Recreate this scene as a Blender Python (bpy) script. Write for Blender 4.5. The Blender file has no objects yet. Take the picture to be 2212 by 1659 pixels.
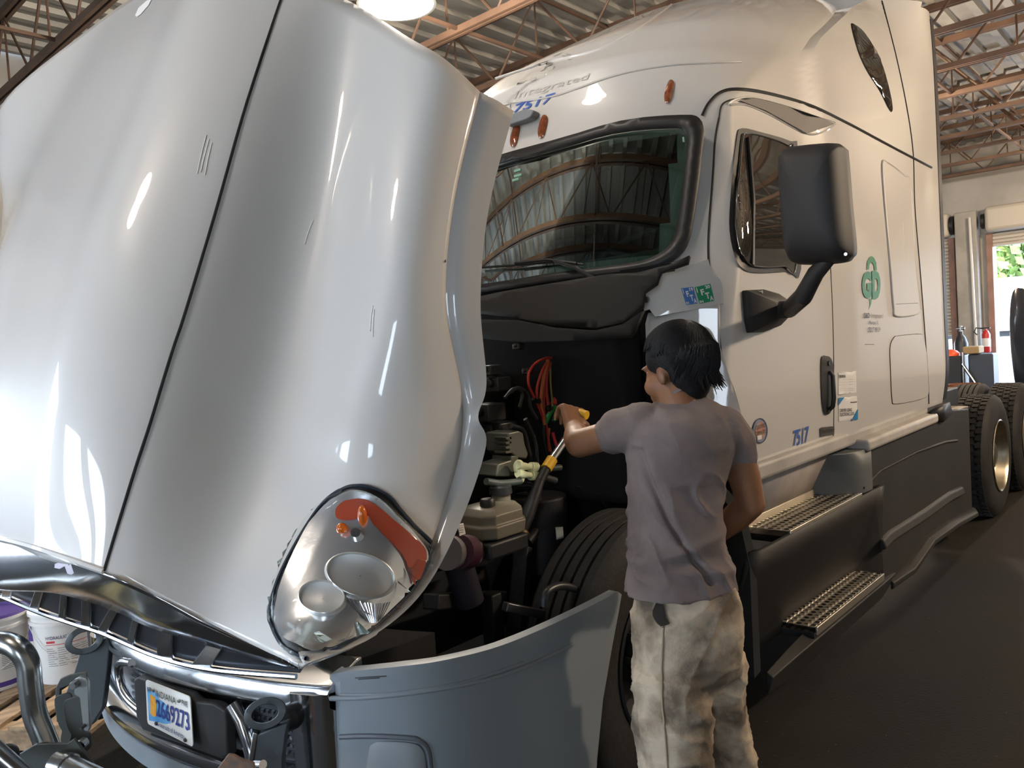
import bpy, bmesh, math, random
from mathutils import Vector, Matrix, noise
from mathutils.bvhtree import BVHTree
from mathutils.geometry import delaunay_2d_cdt
random.seed(7)
sc = bpy.context.scene
COL = sc.collection
V = Vector
# ------------------------------------------------------------ camera
F = 1680.0; TH = math.radians(42.5); PI_ = math.radians(-2.55); RO = math.radians(3.8); CH = 1.65
CAM = V((0, 0, CH))
fwd = V((math.cos(TH)*math.cos(PI_), math.sin(TH)*math.cos(PI_), math.sin(PI_)))
rt0 = V((math.sin(TH), -math.cos(TH), 0)); up0 = rt0.cross(fwd)
crt = rt0*math.cos(RO) - up0*math.sin(RO); cup = up0*math.cos(RO) + rt0*math.sin(RO)
cd = bpy.data.cameras.new('camera'); cam = bpy.data.objects.new('camera', cd); COL.objects.link(cam)
cam.matrix_world = Matrix(((crt.x, cup.x, -fwd.x, CAM.x), (crt.y, cup.y, -fwd.y, CAM.y), (crt.z, cup.z, -fwd.z, CAM.z), (0, 0, 0, 1)))
cd.sensor_width = 36.0; cd.lens = F/2212.0*36.0; cd.clip_start = 0.05; cd.clip_end = 300
sc.camera = cam
# ------------------------------------------------------------ view, world, sun, large lights
sc.view_settings.view_transform = 'Standard'; sc.view_settings.look = 'None'
sc.view_settings.gamma = 1.0; sc.view_settings.use_curve_mapping = False
sc.view_settings.exposure = 1.05
w = bpy.data.worlds.new('sky'); sc.world = w; w.use_nodes = True
nt = w.node_tree; bg = nt.nodes['Background']
tc = nt.nodes.new('ShaderNodeTexCoord'); mp = nt.nodes.new('ShaderNodeSeparateXYZ'); cr = nt.nodes.new('ShaderNodeValToRGB')
nt.links.new(tc.outputs['Generated'], mp.inputs[0]); nt.links.new(mp.outputs['Z'], cr.inputs[0]); nt.links.new(cr.outputs[0], bg.inputs[0])
cr.color_ramp.elements[0].position = 0.0; cr.color_ramp.elements[0].color = (0.80, 0.90, 1.0, 1)
cr.color_ramp.elements[1].position = 0.6; cr.color_ramp.elements[1].color = (0.45, 0.66, 1.0, 1)
bg.inputs[1].default_value = 8.0
sl = bpy.data.lights.new('sun', 'SUN'); sl.energy = 5.0; sl.angle = math.radians(1); sl.color = (1, .95, .86)
so = bpy.data.objects.new('sun', sl); COL.objects.link(so); so.rotation_euler = V((.62, -.45, -.64)).to_track_quat('-Z', 'Y').to_euler()

# ------------------------------------------------------------ geometry helpers
def ray(x, y): return fwd*F + crt*(x-1106) - cup*(y-829.5)
def U(x, y, X=None, Y=None, Z=None):
    d = ray(x, y)
    t = X/d.x if X is not None else (Y/d.y if Y is not None else (Z-CH)/d.z)
    return CAM + d*t
def PD(x, y, dep): return CAM + ray(x, y)*(dep/F)
def hit(x, y, f, t0=.3, t1=14.):
    d = ray(x, y)/F
    n = 160; pa = t0; fa = f(CAM+d*t0)
    for i in range(1, n+1):
        tb = t0+(t1-t0)*i/n; fb = f(CAM+d*tb)
        if fa*fb <= 0:
            for _ in range(30):
                m = (pa+tb)/2; fm = f(CAM+d*m)
                if fa*fm <= 0: tb = m
                else: pa, fa = m, fm
            return CAM+d*((pa+tb)/2)
        pa, fa = tb, fb
    return None

MATS = {}
def mat(name, col, rough=.5, metal=0., coat=0., bump=0., bscale=40., var=0., vscale=4., col2=None, emit=None, es=0., trans=0., ior=1.45, stretch=None, alpha=1., detail=6, coatr=.03, rvar=0., spec=.5, cstops=(.35,.65), sheen=0.):
    if name in MATS: return MATS[name]
    m = bpy.data.materials.new(name); m.use_nodes = True; t = m.node_tree; b = t.nodes['Principled BSDF']
    b.inputs['Base Color'].default_value = (*col, 1); b.inputs['Roughness'].default_value = rough
    b.inputs['Metallic'].default_value = metal; b.inputs['Coat Weight'].default_value = coat; b.inputs['Coat Roughness'].default_value = coatr
    b.inputs['IOR'].default_value = ior; b.inputs['Transmission Weight'].default_value = trans; b.inputs['Alpha'].default_value = alpha
    b.inputs['Specular IOR Level'].default_value = spec
    if sheen: b.inputs['Sheen Weight'].default_value = sheen
    if emit: b.inputs['Emission Color'].default_value = (*emit, 1); b.inputs['Emission Strength'].default_value = es
    vec = None
    if bump or var or rvar:
        c = t.nodes.new('ShaderNodeTexCoord'); vec = c.outputs['Object']
        if stretch:
            mpn = t.nodes.new('ShaderNodeMapping'); mpn.inputs['Scale'].default_value = stretch
            t.links.new(vec, mpn.inputs[0]); vec = mpn.outputs[0]
    if var or rvar:
        n = t.nodes.new('ShaderNodeTexNoise'); n.inputs['Scale'].default_value = vscale; n.inputs['Detail'].default_value = detail
        t.links.new(vec, n.inputs['Vector'])
    if var:
        r = t.nodes.new('ShaderNodeValToRGB'); c2 = col2 or tuple(x*(1-var) for x in col)
        r.color_ramp.elements[0].position = cstops[0]; r.color_ramp.elements[0].color = (*c2, 1)
        r.color_ramp.elements[1].position = cstops[1]; r.color_ramp.elements[1].color = (*col, 1)
        t.links.new(n.outputs[0], r.inputs[0]); t.links.new(r.outputs[0], b.inputs['Base Color'])
    if rvar:
        mr = t.nodes.new('ShaderNodeMapRange'); mr.inputs['To Min'].default_value = max(0, rough-rvar); mr.inputs['To Max'].default_value = min(1, rough+rvar)
        t.links.new(n.outputs[0], mr.inputs[0]); t.links.new(mr.outputs[0], b.inputs['Roughness'])
    if bump:
        n2 = t.nodes.new('ShaderNodeTexNoise'); n2.inputs['Scale'].default_value = bscale; n2.inputs['Detail'].default_value = 5
        t.links.new(vec, n2.inputs['Vector'])
        bn = t.nodes.new('ShaderNodeBump'); bn.inputs['Strength'].default_value = bump; bn.inputs['Distance'].default_value = .01
        t.links.new(n2.outputs[0], bn.inputs['Height']); t.links.new(bn.outputs[0], b.inputs['Normal'])
    MATS[name] = m
    return m

class MB:
    def __init__(s): s.v = []; s.f = []; s.mi = []; s.cur = 0
    def add(s, vs, fs):
        o = len(s.v); s.v += [V(p) for p in vs]; s.f += [tuple(i+o for i in f) for f in fs]; s.mi += [s.cur]*len(fs); return s
    def box(s, a, b, M=None):
        x0, y0, z0 = a; x1, y1, z1 = b
        vs = [V(p) for p in ((x0,y0,z0),(x1,y0,z0),(x1,y1,z0),(x0,y1,z0),(x0,y0,z1),(x1,y0,z1),(x1,y1,z1),(x0,y1,z1))]
        if M: vs = [M @ p for p in vs]
        return s.add(vs, [(0,3,2,1),(4,5,6,7),(0,1,5,4),(1,2,6,5),(2,3,7,6),(3,0,4,7)])
    def bar(s, p, q, wd, ht, upv=(0,0,1)):
        p, q = V(p), V(q); d = (q-p).normalized(); u = V(upv)
        if abs(d.dot(u)) > .95: u = V((1,0,0))
        r = d.cross(u).normalized(); u = r.cross(d)
        vs = []
        for c in (p, q):
            for a, b in ((-1,-1),(1,-1),(1,1),(-1,1)): vs.append(c + r*(a*wd/2) + u*(b*ht/2))
        return s.add(vs, [(0,3,2,1),(4,5,6,7),(0,1,5,4),(1,2,6,5),(2,3,7,6),(3,0,4,7)])
    def tube(s, pts, rad, n=12, cap=True, closed=False):
        pts = [V(p) for p in pts]; m = len(pts); rs = rad if isinstance(rad, (list, tuple)) else [rad]*m
        o = len(s.v); prev = None
        for i, p in enumerate(pts):
            if closed: d = (pts[(i+1) % m]-pts[i-1]).normalized()
            else: d = (pts[min(i+1, m-1)]-pts[max(i-1, 0)]).normalized()
            if prev is None:
                a = V((0,0,1)) if abs(d.z) < .9 else V((1,0,0)); r = d.cross(a).normalized()
            else:
                r = (prev - d*prev.dot(d)); r = r.normalized() if r.length > 1e-6 else d.orthogonal().normalized()
            prev = r; u = d.cross(r)
            for k in range(n):
                a = 2*math.pi*k/n; s.v.append(p + (r*math.cos(a)+u*math.sin(a))*rs[i])
        rng = m if closed else m-1
        for i in range(rng):
            j = (i+1) % m
            for k in range(n):
                l = (k+1) % n; s.f.append((o+i*n+k, o+i*n+l, o+j*n+l, o+j*n+k)); s.mi.append(s.cur)
        if cap and not closed:
            s.f.append(tuple(o+k for k in range(n))[::-1]); s.f.append(tuple(o+(m-1)*n+k for k in range(n))); s.mi += [s.cur]*2
        return s
    def cyl(s, p, q, r, r2=None, n=24): return s.tube([p, q], [r, r if r2 is None else r2], n)
    def lathe(s, prof, c=(0,0,0), axis=(0,0,1), n=32):
        ax = V(axis).normalized(); r = ax.orthogonal().normalized(); u = ax.cross(r); c = V(c)
        vs = []
        for (rr, h) in prof:
            for k in range(n):
                a = 2*math.pi*k/n; vs.append(c + ax*h + (r*math.cos(a)+u*math.sin(a))*rr)
        fs = []
        for i in range(len(prof)-1):
            for k in range(n):
                l = (k+1) % n; fs.append((i*n+k, i*n+l, (i+1)*n+l, (i+1)*n+k))
        return s.add(vs, fs)
    def loft(s, rings, cap=True, closed=True):
        n = len(rings[0]); vs = [p for r in rings for p in r]; fs = []
        for i in range(len(rings)-1):
            for k in range(n if closed else n-1):
                l = (k+1) % n; fs.append((i*n+k, i*n+l, (i+1)*n+l, (i+1)*n+k))
        if cap and closed: fs += [tuple(range(n))[::-1], tuple(range((len(rings)-1)*n, len(rings)*n))]
        return s.add(vs, fs)
    def prism(s, outline, off):
        off = V(off); n = len(outline); vs = [V(p) for p in outline] + [V(p)+off for p in outline]
        fs = [tuple(range(n))[::-1], tuple(range(n, 2*n))] + [(i, (i+1) % n, n+(i+1) % n, n+i) for i in range(n)]
        return s.add(vs, fs)
    def ell(s, c, rx, ry=None, rz=None, M=None, n=20, m=12):
        ry = ry or rx; rz = rz or rx; c = V(c); rows = []
        for i in range(m+1):
            t = math.pi*i/m; row = []
            for k in range(n):
                a = 2*math.pi*k/n; p = V((rx*math.sin(t)*math.cos(a), ry*math.sin(t)*math.sin(a), rz*math.cos(t)))
                row.append(c + (M @ p if M else p))
            rows.append(row)
        return s.loft(rows, cap=False)
    def grid(s, rows): return s.loft(rows, cap=False, closed=False)
    def build(s, name, m, parent=None, smooth=True, bevel=0, solid=0, sub=0, loc=None, fix=True, angle=40):
        me = bpy.data.meshes.new(name); me.from_pydata([tuple(p) for p in s.v], [], s.f); me.validate()
        if fix:
            bm = bmesh.new(); bm.from_mesh(me); bmesh.ops.remove_doubles(bm, verts=bm.verts, dist=1e-5); bmesh.ops.recalc_face_normals(bm, faces=bm.faces); bm.to_mesh(me); bm.free()
        ms = m if isinstance(m, (list, tuple)) else [m]
        for x in ms: me.materials.append(x)
        if len(ms) > 1 and len(me.polygons) == len(s.mi):
            for p, k in zip(me.polygons, s.mi): p.material_index = k
        return link(name, me, parent, smooth, bevel, solid, sub, loc, angle)

def link(name, me, parent=None, smooth=True, bevel=0, solid=0, sub=0, loc=None, angle=40):
    if smooth:
        me.set_sharp_from_angle(angle=math.radians(angle))
        for p in me.polygons: p.use_smooth = True
    o = bpy.data.objects.new(name, me); COL.objects.link(o)
    if parent is not None:
        o.parent = parent
        if parent.parent is None and parent.type == 'EMPTY' and loc is None: o.location = -parent.location
    if loc is not None: o.location = loc
    if solid:
        md = o.modifiers.new('thickness', 'SOLIDIFY'); md.thickness = abs(solid); md.offset = -1 if solid > 0 else 1
    if bevel:
        md = o.modifiers.new('bevel', 'BEVEL'); md.width = bevel; md.segments = 3; md.limit_method = 'ANGLE'; md.angle_limit = math.radians(35)
    if sub:
        md = o.modifiers.new('subsurf', 'SUBSURF'); md.levels = sub; md.render_levels = sub
    return o
def thing(name, label, cat, loc=(0,0,0), group=None):
    o = bpy.data.objects.new(name, None); COL.objects.link(o); o.location = loc; o.empty_display_size = .1
    return tag(o, label, cat, group)
def tag(o, label, cat, group=None, kind=None):
    o['label'] = label; o['category'] = cat
    if group: o['group'] = group
    if kind: o['kind'] = kind
    return o
def struct(o, label=None):
    o['kind'] = 'structure'
    if label: o['label'] = label
    return o
def plabel(o, l): o['label'] = l; return o
def copy_tree(o, parent=None):
    c = o.copy(); COL.objects.link(c); c.parent = parent
    for ch in list(o.children): copy_tree(ch, c)
    return c
def smoothpoly(pts, n=6, closed=True):
    pts = [V(p) for p in pts]; m = len(pts); out = []
    for i in range(m if closed else m-1):
        if closed: a, b, c, d = pts[i-1], pts[i], pts[(i+1) % m], pts[(i+2) % m]
        else: a, b, c, d = pts[max(i-1,0)], pts[i], pts[i+1], pts[min(i+2,m-1)]
        for k in range(n):
            t = k/n; out.append(.5*((2*b)+(c-a)*t+(2*a-5*b+4*c-d)*t*t+(3*b-a-3*c+d)*t**3))
    if not closed: out.append(pts[-1])
    return out
def inside(p, poly):
    c = False; j = len(poly)-1
    for i in range(len(poly)):
        a, b = poly[i], poly[j]
        if (a[1] > p[1]) != (b[1] > p[1]) and p[0] < (b[0]-a[0])*(p[1]-a[1])/(b[1]-a[1])+a[0]: c = not c
        j = i
    return c
def fill2d(outline, step, holes=()):
    pts = [V((p[0], p[1])) for p in outline]; edges = [(i, (i+1) % len(pts)) for i in range(len(pts))]
    for h in holes:
        o = len(pts); pts += [V((p[0], p[1])) for p in h]; edges += [(o+i, o+(i+1) % len(h)) for i in range(len(h))]
    xs = [p.x for p in pts]; ys = [p.y for p in pts]; nb = len(pts)
    bnd = pts[:]
    x = min(xs)+step/2
    while x < max(xs):
        y = min(ys)+step/2
        while y < max(ys):
            if inside((x, y), outline) and not any(inside((x, y), h) for h in holes) and min((V((x,y))-q).length for q in bnd) > step*.35: pts.append(V((x, y)))
            y += step
        x += step
    r = delaunay_2d_cdt(pts, edges, [], 0, 1e-7)
    vs = r[0]; fs = []
    for f in r[2]:
        cx = sum(vs[i].x for i in f)/len(f); cy = sum(vs[i].y for i in f)/len(f)
        if inside((cx, cy), outline) and not any(inside((cx, cy), h) for h in holes): fs.append(tuple(f))
    return vs, fs
def bvh_of(o):
    me = o.data; return BVHTree.FromPolygons([v.co.copy() for v in me.vertices], [tuple(p.vertices) for p in me.polygons])
LAST = {}
def cast(x, y, bvh, fallback=None):
    d = ray(x, y).normalized(); h = bvh.ray_cast(CAM, d)
    if h[0] is None:
        if fallback is not None: return fallback(x, y), -d
        k = LAST.get(id(bvh), 3.0); best = bvh.find_nearest(CAM+d*k); n = best[1] if best[1].dot(d) < 0 else -best[1]
        return CAM+d*((best[0]-CAM).dot(d)), n
    n = h[1] if h[1].dot(d) < 0 else -h[1]; LAST[id(bvh)] = h[3]
    return h[0], n
def decal(name, outline, bvh, m, parent, off=.003, step=14, holes=(), dome=0., thick=0., sm=0, bevel=0):
    if sm: outline = [(p.x, p.y) for p in smoothpoly([(a, b, 0) for a, b in outline], sm)]
    vs, fs = fill2d(outline, step, holes); P = []
    o2 = [V((p[0], p[1])) for p in outline]
    for v in vs:
        p, n = cast(v.x, v.y, bvh); k = off
        if dome:
            dd = min((v-q).length for q in o2); k += dome*(1-math.exp(-dd/ (step*1.2)))
        P.append(p+n*k)
    nz = V((0,0,0))
    for f in fs: nz += (P[f[1]]-P[f[0]]).cross(P[f[2]]-P[f[0]])
    if nz.dot(ray(sum(v.x for v in vs)/len(vs), sum(v.y for v in vs)/len(vs))) > 0: fs = [tuple(reversed(f)) for f in fs]
    b = MB(); b.add(P, fs); return b.build(name, m, parent, solid=thick, bevel=bevel, fix=False)
def seam(name, pts, bvh, m, parent, r=.004, off=0., closed=False, n=6, seg=8):
    pp = smoothpoly([(a, b, 0) for a, b in pts], seg, closed)
    P = []
    for q in pp:
        p, nn = cast(q.x, q.y, bvh); P.append(p+nn*off)
    b = MB(); b.tube(P, r, n, closed=closed); return b.build(name, m, parent)
def textmesh(s, bold=0., spacing=1., shear=0.):
    c = bpy.data.curves.new('txt', 'FONT'); c.body = s; c.offset = bold; c.resolution_u = 3; c.space_character = spacing; c.shear = shear; c.fill_mode = 'FRONT'; c.align_x = 'CENTER' if '\n' in s else 'LEFT'
    o = bpy.data.objects.new('txt', c); COL.objects.link(o)
    dg = bpy.context.evaluated_depsgraph_get(); me = bpy.data.meshes.new_from_object(o.evaluated_get(dg))
    vs = [v.co.copy() for v in me.vertices]; fs = [tuple(p.vertices) for p in me.polygons]
    bpy.data.objects.remove(o); bpy.data.curves.remove(c); bpy.data.meshes.remove(me)
    x0 = min(v.x for v in vs); x1 = max(v.x for v in vs); y0 = min(v.y for v in vs); y1 = max(v.y for v in vs)
    return [((v.x-x0)/(x1-x0), (v.y-y0)/(y1-y0)) for v in vs], fs
def quadtext(name, s, quad, m, parent, bvh=None, fn=None, off=.004, bold=0., spacing=1.):
    """quad: TL, TR, BR, BL. bvh: pixel quad glued to a surface; fn: maps (u,v) of the quad to a 3D point"""
    vs, fs = textmesh(s, bold, spacing); P = []
    for (u, v) in vs:
        a = V(quad[3]).lerp(V(quad[2]), u); b = V(quad[0]).lerp(V(quad[1]), u); q = a.lerp(b, v)
        if bvh is not None:
            p, n = cast(q.x, q.y, bvh); P.append(p+n*off)
        elif fn is not None: P.append(fn(q))
        else: P.append(q)
    b = MB(); b.add(P, fs); return b.build(name, m, parent, smooth=False, fix=False)
def remesh(name, mb, vox, m, parent=None, smooth=4, disp=None, loc=None):
    o = mb.build(name, m, None, smooth=False, fix=False)
    md = o.modifiers.new('r', 'REMESH'); md.mode = 'VOXEL'; md.voxel_size = vox
    if smooth:
        s = o.modifiers.new('s', 'SMOOTH'); s.iterations = smooth; s.factor = .5
    dg = bpy.context.evaluated_depsgraph_get(); me = bpy.data.meshes.new_from_object(o.evaluated_get(dg)); me.name = name
    bpy.data.objects.remove(o)
    if disp:
        ns = [v.normal.copy() for v in me.vertices]
        for v, n in zip(me.vertices, ns): v.co = v.co + n*disp(v.co, n)
    if not me.materials: me.materials.append(m)
    for p in me.polygons: p.use_smooth = True
    o = bpy.data.objects.new(name, me); COL.objects.link(o)
    if parent is not None:
        o.parent = parent
        if parent.parent is None and parent.type == 'EMPTY': o.location = -parent.location
    return o
# ------------------------------------------------------------ materials
paint = mat('white_paint', (.60,.59,.57), .38, coat=1.0, coatr=.03)
chrome = mat('chrome', (.70,.72,.75), .15, 1.0)
steel = mat('brushed_steel', (.42,.43,.42), .3, 1.0, bump=.05, bscale=60)
alu = mat('aluminium', (.62,.58,.50), .42, 1.0, bump=.15, bscale=120)
rubber = mat('black_rubber', (.018,.018,.019), .45)
blackm = mat('black_metal', (.013,.014,.016), .5, bump=.05)
black = mat('engine_black', (.006,.006,.007), .6, bump=.2, bscale=90)
greyp = mat('grey_plastic', (.20,.225,.245), .5, bump=.03, bscale=300)
dgreyp = mat('dark_grey_plastic', (.020,.0185,.017), .6, var=.3, vscale=3, bump=.04, bscale=300)
mirp = mat('mirror_plastic', (.026,.025,.025), .6, bump=.03, bscale=400)
seamm = mat('seam_black', (.01,.01,.01), .7)
glassdark = mat('dark_glass', (.012,.014,.014), .03, coat=1.0, coatr=.0, spec=.9)
amber = mat('amber_lens', (.36,.10,.035), .12, coat=1., trans=.25, var=.4, vscale=40)
blue = mat('blue_decal', (.05,.12,.42), .4)
green = mat('green_decal', (.03,.20,.085), .4)
inkm = mat('ink', (.05,.05,.055), .5)
white = mat('white_label', (.75,.74,.72), .45)
tirem = mat('tire_rubber', (.014,.013,.012), .75, bump=.3, bscale=50, var=.4, vscale=8)
joistm = mat('joist_primer', (.115,.066,.042), .65, bump=.1, var=.35, vscale=3)
# ------------------------------------------------------------ building
XW, XF, YL, YR, ZC = 19.45, -9.0, 10.2, -9.0, 5.5
def floor_mat():
    m = mat('concrete_floor', (.020,.017,.012), .8, spec=.2, bump=.25, bscale=70, var=.6, vscale=1.3, col2=(.009,.008,.0065), detail=10, rvar=.15)
    t = m.node_tree; b = t.nodes['Principled BSDF']; src = b.inputs['Base Color'].links[0].from_socket
    n = t.nodes.new('ShaderNodeTexNoise'); n.inputs['Scale'].default_value = 45; n.inputs['Detail'].default_value = 3
    c = t.nodes.new('ShaderNodeTexCoord'); t.links.new(c.outputs['Object'], n.inputs['Vector'])
    r = t.nodes.new('ShaderNodeValToRGB'); r.color_ramp.elements[0].position = .72; r.color_ramp.elements[0].color = (0,0,0,1); r.color_ramp.elements[1].position = .76; r.color_ramp.elements[1].color = (.6,.6,.6,1)
    mx = t.nodes.new('ShaderNodeMixRGB'); mx.inputs[2].default_value = (.16,.14,.11,1)
    t.links.new(n.outputs[0], r.inputs[0]); t.links.new(r.outputs[0], mx.inputs[0]); t.links.new(src, mx.inputs[1]); t.links.new(mx.outputs[0], b.inputs['Base Color'])
    return m
b = MB(); b.box((XF-.2, YR-.2, -.2), (XW+.2, YL+.2, 0)); struct(b.build('floor', floor_mat(), smooth=False), 'oil-stained dark concrete shop floor')
deckm = mat('galvanised_deck', (.30,.29,.265), .5, .1, bump=.12, bscale=6, var=.3, vscale=1.5)
rows = []
y = YR; prof = []
while y < YL:
    prof += [(y, 0), (y+.235, 0), (y+.255, -.05), (y+.30, -.05)]; y += .32
b = MB(); b.grid([[V((x, yy, ZC+zz)) for yy, zz in prof] for x in (XF-.2, XW+.2)])
struct(b.build('ceiling', deckm, smooth=False, solid=.04), 'corrugated metal roof deck')
wallm = mat('wall_panels', (.42,.41,.38), .6, var=.25, vscale=1.2, bump=.05)
def wall(name, axis, pos, thick, lo, hi, openings):
    """boxes around door openings (a0, a1, ztop, zbottom)"""
    b = MB(); cur = lo
    def put(a0, a1, z0, z1):
        if a1-a0 < .01 or z1-z0 < .01: return
        if axis == 'X': b.box((min(pos,pos+thick), a0, z0), (max(pos,pos+thick), a1, z1))
        else: b.box((a0, min(pos,pos+thick), z0), (a1, max(pos,pos+thick), z1))
    for a0, a1, zt in sorted(openings):
        put(cur, a0, 0, ZC); put(a0, a1, zt, ZC); cur = a1
    put(cur, hi, 0, ZC)
    return struct(b.build(name, wallm, smooth=False))
wall('wall_back', 'X', XW, .25, YR, YL, [(-.6, 3.58, 3.85), (4.42, 8.6, 3.85)])
wall('wall_front', 'X', XF, -.25, YR, YL, [(-5.6, -3.6, 4.0), (2.6, 5.0, 4.2), (6.0, 9.2, 4.2)])  # negative-Y opening added as daylight fill for the driver side
wall('wall_left', 'Y', YL, .25, XF-.25, XW+.25, [(-6.4, -3.6, 4.0), (-1.4, 0.2, 2.4)])
wall('wall_right', 'Y', YR, -.25, XF-.25, XW+.25, [])
# roll-up doors in the back wall
slat = mat('door_slats', (.50,.47,.41), .45, bump=.03)
def rollup(name, y0, y1, zb, zt, label):
    o = thing(name, label, 'roll-up door', (XW-.06, (y0+y1)/2, zb)); struct(o)
    b = MB(); n = int((zt-zb)/.075); rr = []
    for i in range(n):
        z = zb+i*.075
        rr += [[V((XW-.05, yy, z)) for yy in (y0, y1)], [V((XW-.085, yy, z+.012)) for yy in (y0, y1)], [V((XW-.085, yy, z+.055)) for yy in (y0, y1)], [V((XW-.05, yy, z+.07)) for yy in (y0, y1)]]
    b.grid(rr); b.build('curtain', slat, o, smooth=False)
    b = MB(); b.box((XW-.45, y0-.08, 3.45), (XW-.05, y1+.08, 3.98)); b.build('coil_hood', slat, o, bevel=.08)
    for yy in (y0-.06, y1+.06):
        b = MB(); b.box((XW-.14, yy-.06, 0), (XW-.02, yy+.06, 3.45)); plabel(b.build('guide_rail', mat('red_rail', (.34,.20,.155), .6, var=.3), o, smooth=False, bevel=.01), 'faded red guide rail')
    b = MB(); b.cyl((XW-.25, y0-.16, 3.7), (XW-.25, y0-.09, 3.7), .2); b.cyl((XW-.25, y1+.09, 3.7), (XW-.25, y1+.16, 3.7), .16); b.build('chain_wheel', blackm, o)
    return o
rollup('door_1', -.6, 3.58, 3.15, 3.75, 'open roll-up door at the right end of the far wall')
rollup('door_2', 4.42, 8.6, 1.3, 3.75, 'nearly closed roll-up door seen past the cab edge')
# pillar between the doors
o = thing('trim_1', 'beige steel pillar between the two roll-up doors', 'pillar', (XW-.2, 4.0, 0)); struct(o)
b = MB(); b.box((XW-.35, 3.82, 0), (XW, 4.24, 3.95)); b.build('column', mat('pillar_paint', (.40,.385,.35), .6, var=.3, vscale=2.), o, bevel=.02)
b = MB(); b.box((XW-.37, 3.72, .72), (XW-.34, 4.26, .80)); b.build('dark_rail', blackm, o)
p0 = U(2113, 470, X=XW-.42); p1 = U(2121, 840, X=XW-.42)
b = MB(); b.tube([(XW-.42, 3.93, 3.8), (XW-.42, 3.91, 2.), (XW-.42, 3.89, .5)], .03, 10); b.build('conduit_pipe', mat('white_pipe', (.65,.64,.6), .5), o)
e = thing('fire_extinguisher', 'red fire extinguisher hung on the pillar beside the open door', 'fire extinguisher', (XW-.45, 3.70, .95))
b = MB(); b.lathe([(.0,.0),(.07,.0),(.08,.03),(.08,.38),(.05,.45),(.02,.47),(.02,.5),(0,.5)], (XW-.45, 3.70, .92)); b.build('tank', mat('red_paint', (.5,.03,.03), .35, coat=.5), e)
b = MB(); b.lathe([(.082,.12),(.082,.3)], (XW-.45, 3.70, .92)); b.build('paper_label', white, e)
b = MB(); b.box((XW-.47, 3.62, 1.42), (XW-.43, 3.80, 1.45)); b.tube([(XW-.45,3.74,1.42),(XW-.45,3.88,1.45),(XW-.45,3.92,1.36),(XW-.45,3.86,1.3)], .012, 8); b.build('handle_hose', rubber, e)
# roof joists: one of each then copies
jp = thing('roof_joist', '', 'roof joist', (0, 0, 4.62), 'open-web steel roof joists')
ORD = 'nearest second third fourth fifth sixth seventh eighth ninth tenth eleventh twelfth thirteenth fourteenth fifteenth sixteenth seventeenth eighteenth nineteenth twentieth'.split()
def lbl(i):
    k = 19-i
    return 'orange-brown open-web steel roof joist, '+('the one nearest the far wall' if k == 0 else 'the %s one counted from the far wall' % ORD[k])
b = MB()
for dx in (-.045, .012):
    b.box((dx, YR, 0), (dx+.033, YL, .06))
b.build('bottom_chord', joistm, jp, smooth=False, loc=(0,0,0))
b = MB()
for dx in (-.045, .012): b.box((dx, YR, .72), (dx+.033, YL, .79))
b.build('top_chord', joistm, jp, smooth=False, loc=(0,0,0))
b = MB(); y = YR+.1; k = 0
while y < YL-.6:
    b.cyl((0, y, .03), (0, y+.62, .75), .014, n=6); b.cyl((0, y+.62, .75), (0, y+1.24, .03), .014, n=6); b.cyl((0, y+.62, .75), (0, y+.62, .03), .011, n=6); y += 1.24
b.build('web_bars', joistm, jp, smooth=False, loc=(0,0,0))
jx = [-6.6+1.32*i for i in range(20)]
for i, X in enumerate(jx):
    o = jp if i == 0 else copy_tree(jp)
    o.location = (X, 0, 4.62); o['label'] = lbl(i)
# bridging rods along the roof
for i, yy in enumerate((-6., -2., 2.6, 5.2, 7.6)):
    b = MB(); b.bar((XF, yy, 4.66), (XW, yy, 4.66), .03, .03); b.bar((XF, yy+.1, 5.36), (XW, yy+.1, 5.36), .03, .03)
    struct(b.build('trim_%d' % (i+2), joistm, smooth=False), 'steel bridging angle tying the roof joists')
# high bay lamps, plus two fill lamps added to brighten the cab front
lampm = mat('lamp_glow', (1,1,1), .5, emit=(1.,.93,.82), es=60)
lampw = mat('lamp_glow_warm', (1,1,1), .5, emit=(1.,.80,.58), es=45)
def lamp(x, y, z, label, power, col, m=lampm, R=.19):
    o = thing('high_bay_lamp', label, 'ceiling lamp', (x, y, z))
    b = MB(); b.lathe([(.0,.2),(.07,.2),(.09,.12),(R,.02),(R,.0),(R-.02,.0)], (x,y,z)); b.build('housing', steel, o)
    b = MB(); b.lathe([(0,.004),(R-.02,.004)], (x,y,z)); b.build('lens', m, o)
    b = MB(); b.cyl((x,y,z+.2), (x,y,4.7), .008, n=8); b.build('hanger_cord', blackm, o)
    l = bpy.data.lights.new('lamp_light', 'POINT'); l.energy = power*.5; l.color = col; l.shadow_soft_size = .14
    lo = bpy.data.objects.new('lamp_light', l); COL.objects.link(lo); lo.parent = o; lo.location = (0,0,-.24)
    return o
warm = (1, .78, .56)
lamp(3.96, 4.55, 4.30, 'blazing white high bay lamp just above the raised hood edge', 500, (1,.86,.7), R=.3)
lamp(6.6, -3.0, 4.35, 'high bay lamp hung out in front of the driver side', 850, warm, lampw)
lamp(9.24, -2.4, 4.35, 'high bay lamp hung beside the sleeper', 300, warm, lampw)
lamp(-1.32, 2.6, 4.35, 'added fill lamp hung ahead of the raised hood', 80, (1,.9,.8), lampw)  # added lamp, only there to brighten the panel above the windshield
lamp(1.98, 2.4, 4.35, 'added fill lamp hung right above the top edge of the raised hood', 45, (1,.9,.8), mat('fill_lamp_glow', (1,1,1), .5, emit=(1.,.86,.7), es=9))  # invented dim lamp that lifts the cab header
lamp(10.56, 3.4, 4.35, 'high bay lamp hung behind the sleeper', 420, warm, lampw)
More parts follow.
